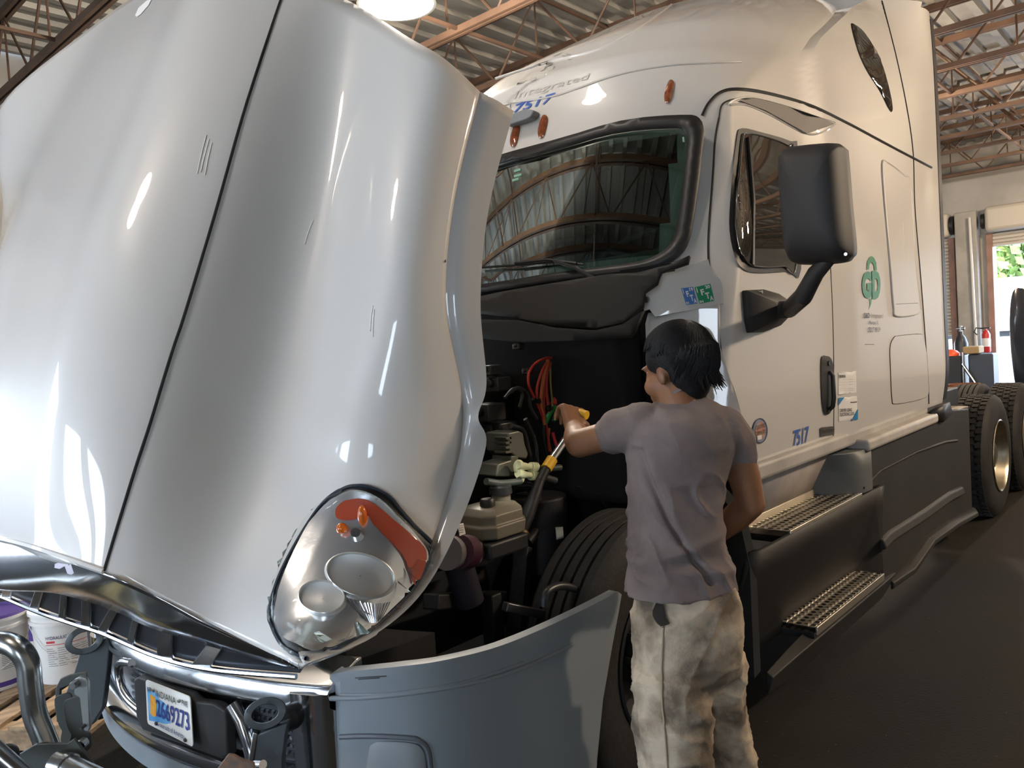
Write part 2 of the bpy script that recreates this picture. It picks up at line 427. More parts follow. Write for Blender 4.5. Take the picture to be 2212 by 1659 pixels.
lamp(15.84, 1.2, 4.35, 'high bay lamp hung near the far open door', 360, warm, lampw)
# ------------------------------------------------------------ outside
outm = mat('yard_concrete', (.42,.38,.34), .8, var=.25, vscale=.5, bump=.1)
b = MB(); b.box((-60, -60, -.3), (XF-.25, 60, -.06)); b.box((XW+.25, -60, -.3), (90, 60, -.06)); b.box((XF-.25, YL+.25, -.3), (XW+.25, 60, -.06)); struct(b.build('floor_yard', outm, smooth=False), 'sunlit concrete yard outside the doors')
# white trailer parked outside
tr = thing('parked_trailer', 'white box trailer parked in the yard beyond the open door', 'trailer', (33, 6, 0))
trw = mat('trailer_white', (.78,.78,.78), .4)
b = MB(); b.box((31.8, 1.0, 1.15), (34.2, 12.5, 3.0)); b.build('box_body', trw, tr, smooth=False, bevel=.03)
b = MB(); b.box((32.0, 1.2, .95), (34., 12.3, 1.14)); b.build('chassis', blackm, tr, smooth=False)
for yy in (4.0, 5.2):
    b = MB(); b.lathe([(0,0),(.28,0),(.5,.02),(.5,.28),(0,.28)], (31.9, yy, .45), (1,0,0), 24); b.build('wheel', mat('light_wheel', (.25,.25,.25), .6), tr)
def tree(x, y, h, r, label, seed):
    random.seed(seed); o = thing('leafy_tree', label, 'tree', (x, y, -.06), 'trees beyond the yard')
    b = MB(); b.tube([(x,y,-.06),(x+.1,y,h*.4),(x,y+.2,h*.8)], [.25,.2,.08], 8); b.build('trunk', mat('bark', (.12,.08,.05), .9), o)
    b = MB()
    for _ in range(1500):
        u = V((random.gauss(0,1), random.gauss(0,1), random.gauss(0,1))).normalized()*(random.random()**.4)
        c = V((x+u.x*r, y+u.y*r, h*.62+u.z*h*.42)); q = V((random.gauss(0,1), random.gauss(0,1), random.gauss(0,1))).normalized(); s = .22+random.random()*.16
        a = q.orthogonal().normalized()*s; d = q.cross(a)
        b.add([c-a, c-d*.6, c+a, c+d*.6], [(0,1,2,3)])
    b.build('foliage', mat('leaves', (.30,.38,.10), .7, var=.5, vscale=.6, col2=(.10,.17,.04)), o, smooth=False, fix=False)
tree(44, 6.5, 8.0, 2.6, 'pale green leafy tree in the gap of the open door', 1)
tree(48, 12.6, 9.0, 3.2, 'green leafy tree further left behind the yard', 2)
tree(46, 1.2, 7.5, 2.6, 'green leafy tree at the right behind the yard', 3)
random.seed(11)
# things on the floor near the far wall
def at(px, py, X): return U(px, py, X=X)
c = thing('tool_cart', 'dark tool cart standing by the cab rear with chrome rods', 'tool cart', (17.2, 3.95, 0))
b = MB(); b.box((16.9,3.72,.15),(17.5,4.2,.95)); b.build('cabinet', blackm, c, bevel=.02)
b = MB(); b.cyl((16.85,3.68,.02),(16.85,3.68,1.02), .025); b.cyl((16.85,3.7,.8),(16.85,3.45,.35), .03); b.build('post', chrome, c)
b = MB(); b.box((16.86,3.95,.66),(16.9,4.2,.74)); b.build('drawer_pull', chrome, c, bevel=.01)
for xx, yy in ((16.95,3.78),(16.95,4.14),(17.45,3.78),(17.45,4.14)):
    b = MB(); b.cyl((xx,yy-.03,.075),(xx,yy+.03,.075), .075); b.build('caster', rubber, c)
b = MB(); b.lathe([(0,0),(.17,0),(.165,.05),(.12,.10),(.05,.125),(0,.13)], (17.08,3.95,.951)); tag(b.build('round_cover', mat('orange_red', (.75,.09,.02), .4)), 'orange-red rounded cover lying on the dark tool cart', 'cover')
b = MB(); b.box((16.9,3.42,.98),(17.35,3.70,1.12)); tag(b.build('folded_cardboard', mat('cardboard', (.34,.25,.13), .8), bevel=.02), 'tan folded cardboard piece lying beside the orange-red cover', 'cardboard')
b = MB(); b.box((16.95,3.2,0),(17.4,3.62,.97)); tag(b.build('equipment_cabinet', mat('blue_grey', (.035,.045,.07), .5), bevel=.03), 'dark blue-grey equipment cabinet under the folded cardboard', 'cabinet')
g = thing('gas_cylinder', 'dark gas cylinder with valve standing behind the tool cart', 'gas cylinder', (18.3, 4.02, 0))
b = MB(); b.lathe([(0,0),(.13,0),(.13,1.15),(.09,1.28),(.04,1.34),(.04,1.4),(0,1.4)], (18.3,4.02,0)); b.build('tank', mat('cyl_dark', (.03,.035,.045), .4), g)
b = MB(); b.cyl((18.3,3.94,1.46),(18.3,4.1,1.46), .03); b.cyl((18.3,4.02,1.4),(18.3,4.02,1.52), .03); b.build('valve', steel, g)
t = thing('brake_drum', 'rusty orange brake drum standing on its stub near the pillar foot', 'brake drum', (13.5, 2.95, 0))
b = MB(); b.lathe([(0,0),(.12,0),(.12,.42),(.20,.44),(.22,.62),(.225,.66),(.2,.66),(.18,.5),(0,.5)], (13.5,2.95,0)); b.build('drum', mat('rust', (.23,.08,.035), .8, var=.4), t)
# neighbouring vehicle cut off by the right edge
n = thing('parked_vehicle', 'dark rounded vehicle panel cut off by the right edge of the photo', 'vehicle', (11.5, 1.2, 0))
Q = [(2187,632),(2204,622),(2230,640),(2250,700),(2250,800),(2235,845),(2212,852),(2196,838),(2188,800),(2182,740),(2181,680)]
pts = [U(a, bb, X=11.3) for a, bb in [(p.x, p.y) for p in smoothpoly([(a, bb, 0) for a, bb in Q], 4)]]
cen = sum(pts, V())/len(pts); b = MB()
b.loft([[cen+(p-cen)*k+V((dx,0,0)) for p in pts] for k, dx in ((.6,-.09),(.9,-.05),(1,0),(1,.3),(.85,.4))]); b.build('rounded_housing', mat('dark_blue_black', (.02,.022,.03), .3, coat=.6), n)
b = MB(); q = U(2201, 818, X=11.4); b.box((11.4, .3, 0.35), (13.6, q.y, q.z)); b.build('chassis_box', blackm, n, bevel=.02)
b = MB(); b.box((11.4, .9, q.z-.05), (11.7, q.y-.1, q.z+.4)); b.build('support_arm', blackm, n)
for xx in (11.9, 13.1):
    b = MB(); b.lathe([(0,0),(.28,0),(.4,.04),(.4,.24),(0,.24)], (xx,.7,.4), (0,1,0), 24); b.build('wheel', tirem, n)
# ------------------------------------------------------------ the truck
YC = 2.60
TR = thing('semi_truck', 'white sleeper semi truck with its hood tilted open filling the shop', 'truck', (3.5, YC, 0))
def sm01(x): x = max(0., min(1., x)); return x*x*(3-2*x)
def Ys(X, z):
    y = 1.45 + .11*sm01((z-1.95)/.75)*(1-sm01((X-4.4)/1.3)) - .035*sm01((X-4.02)/.18)
    if z > 2.72: y += .05*(z-2.72)*(1-sm01((X-5.2)/.6)) + .42*max(0, (z-3.05)/.9)**2.6*(1-.93*sm01((X-5.45)/.5))
    if z < 1.4: y += .03*((1.4-z)/.3)**2
    return y
def Xf(z):
    if z < 2.6: return 2.65+.32*(z-1.93)
    pts = [(2.6,2.864),(2.75,2.90),(2.95,2.98),(3.2,3.33),(3.4,3.72),(3.6,4.12),(3.8,4.62),(3.92,5.05),(4.0,5.6)]
    for (a, xa), (b_, xb) in zip(pts, pts[1:]):
        if z <= b_: t = (z-a)/(b_-a); return xa+(xb-xa)*t
    return 5.6
def plan(z, XR=6.0, nf=26, ns=34, half=1):
    """plan curve from the centre line round the corner and back along the driver side"""
    ys = Ys(3.2, z); W_ = YC-ys; k = sm01((z-2.6)/.5); P = []
    for i in range(nf+1):
        a = math.pi/2*i/nf; u = math.sin(a)**(.8)
        lean = .28*u*u; corner = (1-abs(math.cos(a))**(.55+.35*k))*(.10+.55*k) if i else 0
        P.append(V((Xf(z)+lean+corner*u**2, YC-W_*u, z)))
    x0 = P[-1].x
    for i in range(1, ns+1):
        X = x0+(XR-x0)*i/ns; P.append(V((X, Ys(X, z)+ (ys-Ys(3.2, z)), z)))
    P = [V((p.x, max(p.y, Ys(p.x, z)) if j > nf else p.y, p.z)) for j, p in enumerate(P)]
    return P
def mir(p): return V((p.x, 2*YC-p.y, p.z))
zs = [1.08+.033*i for i in range(50)]; zs = [z for z in zs if z < 2.70]+[2.71]
NF = 26
b = MB(); R1 = [plan(z) for z in zs]
shellv = []
def shellquads(rows, keep):
    b = MB()
    for side in (0, 1):
        o = len(b.v); n = len(rows[0])
        for r in rows: b.v += [mir(p) if side else p for p in r]
        for i in range(len(rows)-1):
            for k in range(n-1):
                if keep(rows[i][k], rows[i+1][k+1], k): b.f.append((o+i*n+k, o+i*n+k+1, o+(i+1)*n+k+1, o+(i+1)*n+k)); b.mi.append(0)
    return b
full = MB()
full.grid(R1); 
zr = [2.71+.04*i for i in range(33)]; R2 = [plan(z) for z in zr]
full.grid(R2)
shell_bvh = BVHTree.FromPolygons(full.v, full.f)
def keep_body(a, c, k):
    z = (a.z+c.z)/2; u = (YC-a.y)
    if k < NF-1 and 1.99 < z < 2.52 and a.y > 1.74: return False
    if k < NF and z < 1.93 and a.y > 1.70: return False
    return True
bb_ = shellquads(R1, keep_body)
body = bb_.build('cab_body', paint, TR, angle=30)
ztop = lambda X: 3.72+(6.0-X)*.30
b = shellquads(R2, lambda a, c, k: not (c.x > 5.6 and a.z > ztop(c.x)))
top = [p for p in R2[-1] if p.x < 5.65]; o = len(b.v)
b.grid([top, [V((p.x, YC, p.z+.05)) for p in top]]); b.grid([[mir(p) for p in top], [V((p.x, YC, p.z+.05)) for p in top]])
b.build('roof_fairing', paint, TR, angle=35)
b = MB(); 
b.grid([[V((5.97, Ys(6, z)+.02, z)), V((5.97, 2*YC-Ys(6, z)-.02, z))] for z in [1.1+.1*i for i in range(27)]]); b.build('cab_rear_wall', dgreyp, TR); b = MB(); b.grid([[V((5.6, max(Ys(5.6, z), 1.5), z)), V((5.6, 2*YC-max(Ys(5.6, z), 1.5), z))] for z in [3.0+.1*i for i in range(11)]]); b.build('roof_rear_panel', paint, TR)
for s in (0, 1):  # rear rubber edge of the side extenders
    b = MB()
    ps = [V((5.995, Ys(6, z)-.004, z)) for z in [1.1+.1*i for i in range(27)]]
    if s: ps = [mir(p) for p in ps]
    sg = 1 if s == 0 else -1
    b.loft([[p, p+V((.075, 0, 0)), p+V((.085, .03*sg, 0)), p+V((0, .03*sg, 0))] for p in ps])
    b.build('extender_edge', rubber, TR)
C_ = lambda x, y: cast(x, y, shell_bvh)
def D(name, outline, m, off=.003, **k): return decal(name, outline, shell_bvh, m, TR, off, **k)
# black drip seam above the door and along the sleeper
seam('drip_rail', [(1517,250),(1532,222),(1556,200),(1590,193),(1650,200),(1745,226),(1830,266),(1935,322),(2012,362)], shell_bvh, rubber, TR, .008)
seam('body_seam', [(1905,2),(1935,120),(1958,230),(1972,330),(1976,450),(1990,620),(2003,800),(2006,872)], shell_bvh, seamm, TR, .005)
# windshield
WSl = [(1040,640),(1120,625),(1200,612),(1380,590),(1445,573),(1482,545),(1499,498),(1516,400),(1530,325),(1532,290),(1516,262),(1480,255),(1350,267),(1200,310),(1095,345)]
def WSF(p): return p.x-(Xf(p.z)+.28*((YC-p.y)/1.1)**2)
ws3 = [hit(x, y, WSF) for x, y in WSl]
def wsX(Y, z):
    u = abs(YC-Y)/1.1; return Xf(z)+.28*u*u + .12*max(0, u-.86)**1.4*3
half = [(p.y, p.z) for p in ws3 if p.y < 2.5]
half = [(max(a, 1.60), c) for a, c in half]
# symmetric outline
right = [(YC-a, c) for a, c in half]
out = [(YC-d, c) for d, c in right]+[(YC+d, c) for d, c in reversed(right)]
out = [(p.x, p.y) for p in smoothpoly([(a, c, 0) for a, c in out], 3)]
def wspanel(name, outl, m, off, holes=(), solid=0, step=.06):
    vs, fs = fill2d(outl, step, holes); b = MB(); b.add([V((wsX(v.x, v.y)-off, v.x, v.y)) for v in vs], fs); return b.build(name, m, TR, solid=solid)
def scale2(o, k, kz, cz=2.24): return [(YC+(a-YC)*k, cz+(c-cz)*kz) for a, c in o]
inner = scale2(out, .945, .88)
wsg = mat('windshield_glass', (.30,.42,.38), .0, trans=.0)
def glassmat(name, tint, reflect):
    m = bpy.data.materials.new(name); m.use_nodes = True; t = m.node_tree; t.nodes.clear()
    o = t.nodes.new('ShaderNodeOutputMaterial'); mx = t.nodes.new('ShaderNodeMixShader'); tr = t.nodes.new('ShaderNodeBsdfTransparent'); g = t.nodes.new('ShaderNodeBsdfGlossy'); f = t.nodes.new('ShaderNodeFresnel')
    tr.inputs[0].default_value = (*tint, 1); g.inputs['Roughness'].default_value = 0.01; g.inputs[0].default_value = (.9,1,.96,1); f.inputs[0].default_value = reflect
    t.links.new(f.outputs[0], mx.inputs[0]); t.links.new(tr.outputs[0], mx.inputs[1]); t.links.new(g.outputs[0], mx.inputs[2]); t.links.new(mx.outputs[0], o.inputs[0]); return m
wsg = glassmat('windshield_tint', (.20,.30,.27), 1.62)
glass = wspanel('windshield', inner, wsg, .012)
wspanel('windshield_seal', out, rubber, .022, holes=[inner[::-1]], solid=.02)
mid = scale2(out, .972, .94)
b = MB(); b.tube([V((wsX(a, c)-.03, a, c)) for a, c in mid], .009, 6, closed=True); b.build('seal_bead', mat('seal_bead', (.07,.07,.075), .3), TR)
# stickers and camera behind the glass (upper corner by the hood)
def onws(x, y, off=.0):
    p = hit(x, y, WSF); return V((wsX(p.y, p.z)+off, p.y, p.z))
stk = mat('glass_sticker', (.22,.40,.32), .6)
for (a, c, wd) in ((1122,365,14),(1123,376,16),(1118,385,14)):
    b = MB(); b.add([onws(a-wd/2, c+3, -.016), onws(a+wd/2, c-1, -.016), onws(a+wd/2, c+4, -.016), onws(a-wd/2, c+8, -.016)], [(0,1,2,3)]); b.build('window_sticker', stk, TR)
b = MB(); b.add([onws(1478,297,-.016), onws(1482,297,-.016), onws(1483,308,-.016), onws(1479,308,-.016)], [(0,1,2,3)]); b.build('window_sticker', stk, TR)
p = onws(1100, 400, .07); b = MB(); b.box((p.x-.03, p.y-.06, p.z-.05), (p.x+.06, p.y+.08, p.z+.14)); b.cyl(p+V((-.06,-.02,0)), p+V((-.03,-.02,0)), .025); b.build('dash_camera', blackm, TR, bevel=.008)
b = MB(); q = onws(1094, 413, .0); b.lathe([(.012,0),(.02,0),(.02,.008),(.012,.008),(.012,0)], q+V((-.0,0,0)), (1,0,0), 16); b.build('camera_ring', chrome, TR)
# interior
dash = mat('dashboard', (.10,.16,.145), .6, bump=.1)
b = MB(); b.loft([[V((X0, yy, z0)) for X0, z0 in ((2.78+.26*((YC-yy)/1.1)**2, 1.97), (3.1, 2.06), (3.3, 2.0), (3.35, 1.7), (2.9, 1.7))] for yy in [1.62+.1*i for i in range(21)]]); b.build('dashboard', dash, TR)
b = MB(); cst = V((3.30, 2.12, 2.08)); ax = V((-.55, 0, .83)).normalized(); b.tube([cst+(ax.orthogonal().normalized()*math.cos(t)+ax.cross(ax.orthogonal().normalized())*math.sin(t))*.24 for t in [2*math.pi*i/40 for i in range(40)]], .016, 10, closed=True)
for t in (.5, 2.6, 4.7): b.cyl(cst-ax*.04, cst+(ax.orthogonal().normalized()*math.cos(t)+ax.cross(ax.orthogonal().normalized())*math.sin(t))*.24, .013, n=8)
b.lathe([(0,-.03),(.07,-.03),(.07,.01),(0,.02)], cst-ax*.03, ax, 20); b.build('steering_wheel', mat('wheel_leather', (.06,.08,.075), .4), TR)
for yy in (2.12, 3.1):
    b = MB(); b.loft([[V((3.9+dx, yy-.24, z)), V((3.9+dx, yy+.24, z)), V((4.05+dx, yy+.24, z)), V((4.05+dx, yy-.24, z))] for dx, z in ((0,1.5),(.02,1.8),(.08,2.2),(.12,2.35))]); b.box((3.45,yy-.25,1.4),(3.95,yy+.25,1.55)); b.build('seat', mat('seat_cloth', (.03,.03,.032), .9), TR, bevel=.04)
b = MB(); b.box((4.35, 1.55, 1.15), (4.38, 3.65, 2.8)); b.box((2.9, 1.55, 1.12), (4.35, 3.65, 1.16)); b.build('cab_interior_panel', mat('cab_trim', (.05,.05,.048), .8), TR)
# header lamps, visor bracket, number
for k, (cx, cy) in enumerate(((1176,274),(1116,293),(1448,199))):
    s = [(cx-4+a*.82, cy+c*.92) for a, c in ((-10,22),(-5,28),(2,26),(8,14),(13,-6),(15,-20),(9,-27),(1,-25),(-6,-10),(-11,8))]
    o = D('marker_lamp', s, amber, .006, step=6, dome=.02, sm=3); plabel(o, 'amber teardrop marker lamp above the windshield')
b = MB(); A_ = [(1104,258),(1150,240),(1168,244),(1162,258),(1150,264),(1108,277)]; P_ = [C_(x, y)[0] for x, y in A_]; b.prism([p+V((-.002,0,0)) for p in P_], (-.06, -.01, 0)); b.build('visor_bracket', greyp, TR, bevel=.008)
quadtext('fleet_number', '7517', [(1116,226,0),(1202,200,0),(1190,222,0),(1108,246,0)], blue, TR, shell_bvh, bold=.02, off=.004)
# fold lines of the roof
seam('roof_crease', [(1075,232),(1110,222),(1200,207),(1330,163),(1440,142),(1540,136),(1600,134)], shell_bvh, paint, TR, .006, n=8)
seam('roof_crease', [(1070,170),(1180,135),(1290,108),(1380,62),(1450,10)], shell_bvh, paint, TR, .007, n=8)
ghost = mat('faded_lettering', (.50,.49,.45), .6)
quadtext('faded_lettering', 'Integrated', [(1118,198,0),(1275,158,0),(1268,176,0),(1108,220,0)], ghost, TR, shell_bvh, off=.003)
scuff = mat('scuff_dark', (.20,.20,.18), .8)
random.seed(3)
for (x, y) in ((1130,178),(1150,172),(1183,140),(1190,150),(1222,120),(1232,128),(1205,118),(1170,150)):
    D('paint_scuff', [(x+random.uniform(-7,7)+8*math.cos(t), y+3*math.sin(t)-4*math.cos(t)+random.uniform(-2,2)) for t in [k*.9 for k in range(7)]], scuff, .002, step=6)
# little side window in the roof
o = D('roof_side_window', [(1839,57),(1846,55),(1866,72),(1895,118),(1912,165),(1924,215),(1926,240),(1918,232),(1900,196),(1872,152),(1853,110)], glassdark, .006, sm=3, step=8, dome=.008)
seam('window_rim', [(1839,57),(1846,55),(1866,72),(1895,118),(1912,165),(1924,215),(1926,240),(1918,232),(1900,196),(1872,152),(1853,110)], shell_bvh, seamm, TR, .004, closed=True)
# door
door_o = [(1553,255),(1562,222),(1600,212),(1700,236),(1765,275),(1790,420),(1798,600),(1799,800),(1800,942),(1720,968),(1640,1001),(1612,962),(1601,900),(1583,840),(1560,775),(1552,700),(1551,650),(1535,600),(1530,520),(1540,380)]
seam('door_seam', door_o[12:]+[(1545,300),(1553,255)], shell_bvh, seamm, TR, .005, n=6)
seam('door_seam', [(1553,255),(1562,224),(1600,213),(1650,222),(1700,238)], shell_bvh, seamm, TR, .004)
seam('door_seam', [(1793,560),(1799,700),(1801,850),(1800,942)], shell_bvh, seamm, TR, .003)
# vent hood above the door
o = D('door_air_deflector', [(1592,218),(1630,214),(1700,232),(1770,256),(1800,268),(1760,283),(1740,290),(1650,240)], mat('warm_grey_paint', (.15,.14,.13), .6), .01, step=8)
seam('deflector_rim', [(1575,226),(1592,214),(1630,211),(1700,229),(1770,253),(1804,267),(1748,290),(1660,246),(1610,226)], shell_bvh, paint, TR, .006, closed=True)
# side window
wo = [(1600,278),(1640,286),(1706,306),(1722,330),(1728,582),(1700,586),(1640,590),(1605,583),(1586,555),(1575,500),(1576,440),(1582,370),(1590,295)]
o = D('side_window_frame', wo, rubber, .006, sm=3, step=14)
wi = [(1375+ (x-1375)*1.0, y) for x, y in [(1606,290),(1650,297),(1700,316),(1713,335),(1718,572),(1690,576),(1640,578),(1611,571),(1594,545),(1585,495),(1586,440),(1591,370),(1597,300)]]
D('side_window', wi, mat('side_glass', (.02,.022,.02), .02, coat=1, coatr=0., spec=1.), .010, sm=3, step=14)
seam('window_trim', [(x+(3 if x < 1650 else -3), y) for x, y in wi], shell_bvh, chrome, TR, .003, off=.012, closed=True)
b = MB(); b.tube([cast(1610,300,shell_bvh)[0]+V((0,-.014,0)), cast(1620,430,shell_bvh)[0]+V((0,-.014,0)), cast(1618,574,shell_bvh)[0]+V((0,-.014,0))], .010, 8); b.build('vent_window_bar', rubber, TR)
# door handle, lock, badge
D('handle_recess', [(1772,775),(1782,769),(1793,775),(1799,800),(1799,860),(1793,888),(1783,896),(1776,885),(1772,840)], dgreyp, .006, sm=3, step=7, dome=.006)
b = MB(); b.tube([cast(1786,y,shell_bvh)[0]+V((0,-d,0)) for y, d in ((802,.014),(812,.03),(860,.035),(878,.03),(884,.014))], .011, 8); b.build('door_handle', rubber, TR)
b = MB(); q = C_(1785,785)[0]; b.lathe([(0,.016),(.012,.016),(.013,0)], q, (0,-1,0), 16); b.build('door_lock', rubber, TR)
D('badge', [(1770,923),(1800,920),(1800,938),(1770,943)], mat('badge_dark', (.08,.08,.08), .3), .006, step=6)
quadtext('badge_lettering', 'Freightliner', [(1772,927,0),(1799,923,0),(1799,934,0),(1772,939,0)], chrome, TR, shell_bvh, off=.008, bold=.02)
quadtext('fleet_number', '7517', [(1713,930,0),(1746,920,0),(1744,956,0),(1712,964,0)], blue, TR, shell_bvh, bold=.015, off=.004)
# round idle sticker
circ = lambda cx, cy, rx, ry, n=28: [(cx+rx*math.cos(2*math.pi*k/n), cy+ry*math.sin(2*math.pi*k/n)) for k in range(n)]
D('round_sticker', circ(1640,930,16,27), mat('sticker_greyblue', (.25,.27,.36), .5), .003, step=8)
D('round_sticker_ring', circ(1640,930,16,27), mat('sticker_edge', (.06,.07,.12), .5), .005, step=8, holes=[circ(1640,930,14.6,25)[::-1]])
D('round_sticker_center', circ(1640,930,11,19), mat('sticker_inner', (.42,.36,.34), .5, var=.4, vscale=18, col2=(.42,.17,.10)), .005, step=8)
quadtext('sticker_lettering', 'CERTIFIED', [(1630,920,0),(1651,913,0),(1651,921,0),(1630,928,0)], inkm, TR, shell_bvh, off=.007)
quadtext('sticker_lettering', 'CLEAN IDLE', [(1628,933,0),(1654,926,0),(1654,934,0),(1628,941,0)], inkm, TR, shell_bvh, off=.007)
D('sticker_tab', [(1633,941),(1642,939),(1642,948),(1633,950)], white, .007, step=8)
# company logo
D('logo_arch', [(1871,583),(1872,566),(1877,556),(1881,553),(1887,557),(1892,568),(1893,584),(1888,584),(1886,572),(1881,566),(1877,572),(1876,582)], green, .003, step=6)
quadtext('logo_letter', 'G', [(1860,588,0),(1881,585,0),(1881,645,0),(1861,645,0)], green, TR, shell_bvh, bold=.06)
quadtext('logo_letter', 'D', [(1882,585,0),(1901,585,0),(1900,647,0),(1883,646,0)], green, TR, shell_bvh, bold=.06)
D('logo_tail', [(1877,645),(1882,645),(1881,655),(1876,669),(1878,655)], green, .003, step=5)
quadtext('company_name', 'G&D', [(1864,676,0),(1877,676,0),(1877,687,0),(1864,688,0)], inkm, TR, shell_bvh, bold=.02)
quadtext('company_name', 'Integrated', [(1880,676,0),(1906,677,0),(1906,690,0),(1880,689,0)], mat('ink_faded', (.26,.25,.24), .5), TR, shell_bvh)
quadtext('company_town', 'Morton, IL', [(1876,693,0),(1896,693,0),(1896,702,0),(1876,702,0)], inkm, TR, shell_bvh)
quadtext('company_number', 'USDOT 29139', [(1872,707,0),(1900,707,0),(1900,717,0),(1872,718,0)], inkm, TR, shell_bvh)
seam('paper_residue', [(1868,744),(1888,744)], shell_bvh, inkm, TR, .0015)
# inspection stickers
D('inspection_sticker', [(1810,804),(1848,801),(1849,848),(1810,852)], white, .003, step=9)
quadtext('sticker_lettering', 'FHWA', [(1811,810,0),(1825,809,0),(1825,816,0),(1811,817,0)], inkm, TR, shell_bvh, off=.006, bold=.03)
for yy in (821,826,832,840,844): seam('print_line', [(1812,yy),(1846,yy-2)], shell_bvh, mat('ink_light', (.35,.35,.35), .6), TR, .0012, off=.002)
D('log_sticker', [(1810,859),(1850,855),(1851,906),(1811,910)], white, .003, step=9)
blu2 = mat('sticker_blue', (.03,.22,.48), .5)
D('log_sticker_corner', [(1810,859),(1822,858),(1810,875)], blu2, .006, step=9)
D('log_sticker_corner', [(1851,882),(1851,906),(1838,907.5)], blu2, .006, step=9)
quadtext('sticker_lettering', 'DRIVER USING', [(1813,883,0),(1838,881,0),(1838,888,0),(1813,890,0)], inkm, TR, shell_bvh, off=.006, bold=.02)
quadtext('sticker_lettering', 'ELECTRONIC LOGS', [(1813,892,0),(1843,889,0),(1843,896,0),(1813,899,0)], inkm, TR, shell_bvh, off=.006, bold=.02)
seam('print_line', [(1836,869),(1849,868)], shell_bvh, inkm, TR, .003, off=.003)
# sleeper hatches
h1 = [(1905,352),(1918,356),(1950,380),(1964,400),(1974,560),(1984,650),(1982,676),(1935,682),(1928,660),(1920,560),(1908,420)]
D('sleeper_hatch', h1, paint, .009, sm=3, step=14); seam('hatch_rim', h1, shell_bvh, paint, TR, .007, off=.004, closed=True, n=8)
seam('hatch_groove', [(1906,350),(1918,353),(1951,378),(1966,398)], shell_bvh, seamm, TR, .006)
seam('hatch_step', [(1932,657),(1980,655)], shell_bvh, mat('groove_grey', (.12,.11,.11), .6), TR, .010)
seam('hatch_latch', [(1947,480),(1950,520),(1955,562)], shell_bvh, paint, TR, .010, n=8)
h2 = [(1930,730),(1940,726),(1985,722),(1994,730),(2000,760),(2006,800),(2005,845),(1994,860),(1935,872),(1926,860),(1923,800),(1922,750)]
D('storage_hatch', h2, paint, .004, sm=3, step=14); seam('hatch_seam', h2, shell_bvh, seamm, TR, .0035, closed=True)
# cowl corner with registration stickers
def YP(y): return lambda p: p.y-y
cowlw = [(1432,590),(1475,583),(1492,572),(1530,560),(1537,590),(1552,600),(1560,612),(1562,655),(1530,662),(1480,672),(1415,684),(1403,668),(1391,672),(1390,642),(1394,632),(1420,616)]
b = MB(); front = []
def cowlF(p): return p.x-(2.60+.55*max(0, 1.95-p.y)**2*1.6 + .12*(p.z-1.8))
vs, fs = fill2d(cowlw, 12); P_ = [hit(v.x, v.y, cowlF) for v in vs]; b.add(P_, fs)
cw = b.build('cowl_corner', paint, TR, solid=.0, bevel=0)
n = len(cowlw); rim = [hit(x, y, cowlF) for x, y in cowlw]
b = MB(); b.loft([rim, [p+V((.12,.06,0)) for p in rim]], cap=False); b.build('cowl_corner_edge', paint, TR)
cowl_bvh = bvh_of(cw)
for o in (cw,): pass
# bvh is in world space since the part mesh is stored in world coordinates
for (q, mm, yr, lab) in (([(1471,623),(1497,620),(1507,656),(1482,659)], mat('ifta_blue', (.05,.17,.50), .5), '19', 'blue fuel tax sticker'), ([(1500,621),(1534,613),(1543,650),(1511,657)], mat('ifta_green', (0.0,.25,.10), .5), '20', 'green fuel tax sticker')):
    o = decal('tax_sticker', q, cowl_bvh, mm, TR, .003, step=12); plabel(o, lab)
    A, B_, Cc, Dd = [V((a, c, 0)) for a, c in q]
    def sub(u0, v0, u1, v1): f = lambda u, v: (A.lerp(B_, u)).lerp(Dd.lerp(Cc, u), v); return [f(u0, v0), f(u1, v0), f(u1, v1), f(u0, v1)]
    for s, r in (('I', (.06,.05,.12,.35)), ('F', (.28,.2,.5,.55)), ('T', (.5,.45,.78,.82)), ('A', (.72,.68,.97,.97)), (yr, (.62,.04,.93,.24)), ('IN', (.04,.82,.28,.97))):
        quadtext('sticker_letter', s, sub(*r), white, TR, cowl_bvh, off=.006, bold=.04)
b = MB(); q = hit(1397,647,cowlF); b.lathe([(0,.008),(.012,.006),(.014,0)], q, (-1,-.2,0), 14); b.build('cowl_bolt', steel, TR)
# white kick panel under the cowl corner
kick = [(1400,676),(1555,655),(1556,750),(1582,832),(1604,900),(1614,960),(1640,1001),(1612,1010),(1500,1010),(1420,900),(1398,800),(1394,700)]
vs, fs = fill2d(kick, 24)
def kickF(p): return p.x-(2.66+.55*max(0, 1.9-p.y)**1.6 + .0*(p.z)) + .1*max(0., 1.45-p.z)
P_ = [hit(v.x, v.y, kickF) for v in vs]; b = MB(); b.add(P_, fs); b.build('kick_panel', paint, TR, solid=.01)
q = hit(1583,907,kickF); b = MB(); b.ell(q+V((-.02,-.02,0)), .035,.035,.028); b.ell(q+V((-.04,-.03,-.01)), .012,.012,.02); plabel(b.build('side_turn_signal', mat('amber_bright', (.85,.30,.02), .1, coat=1., trans=.2), TR), 'amber side turn signal')
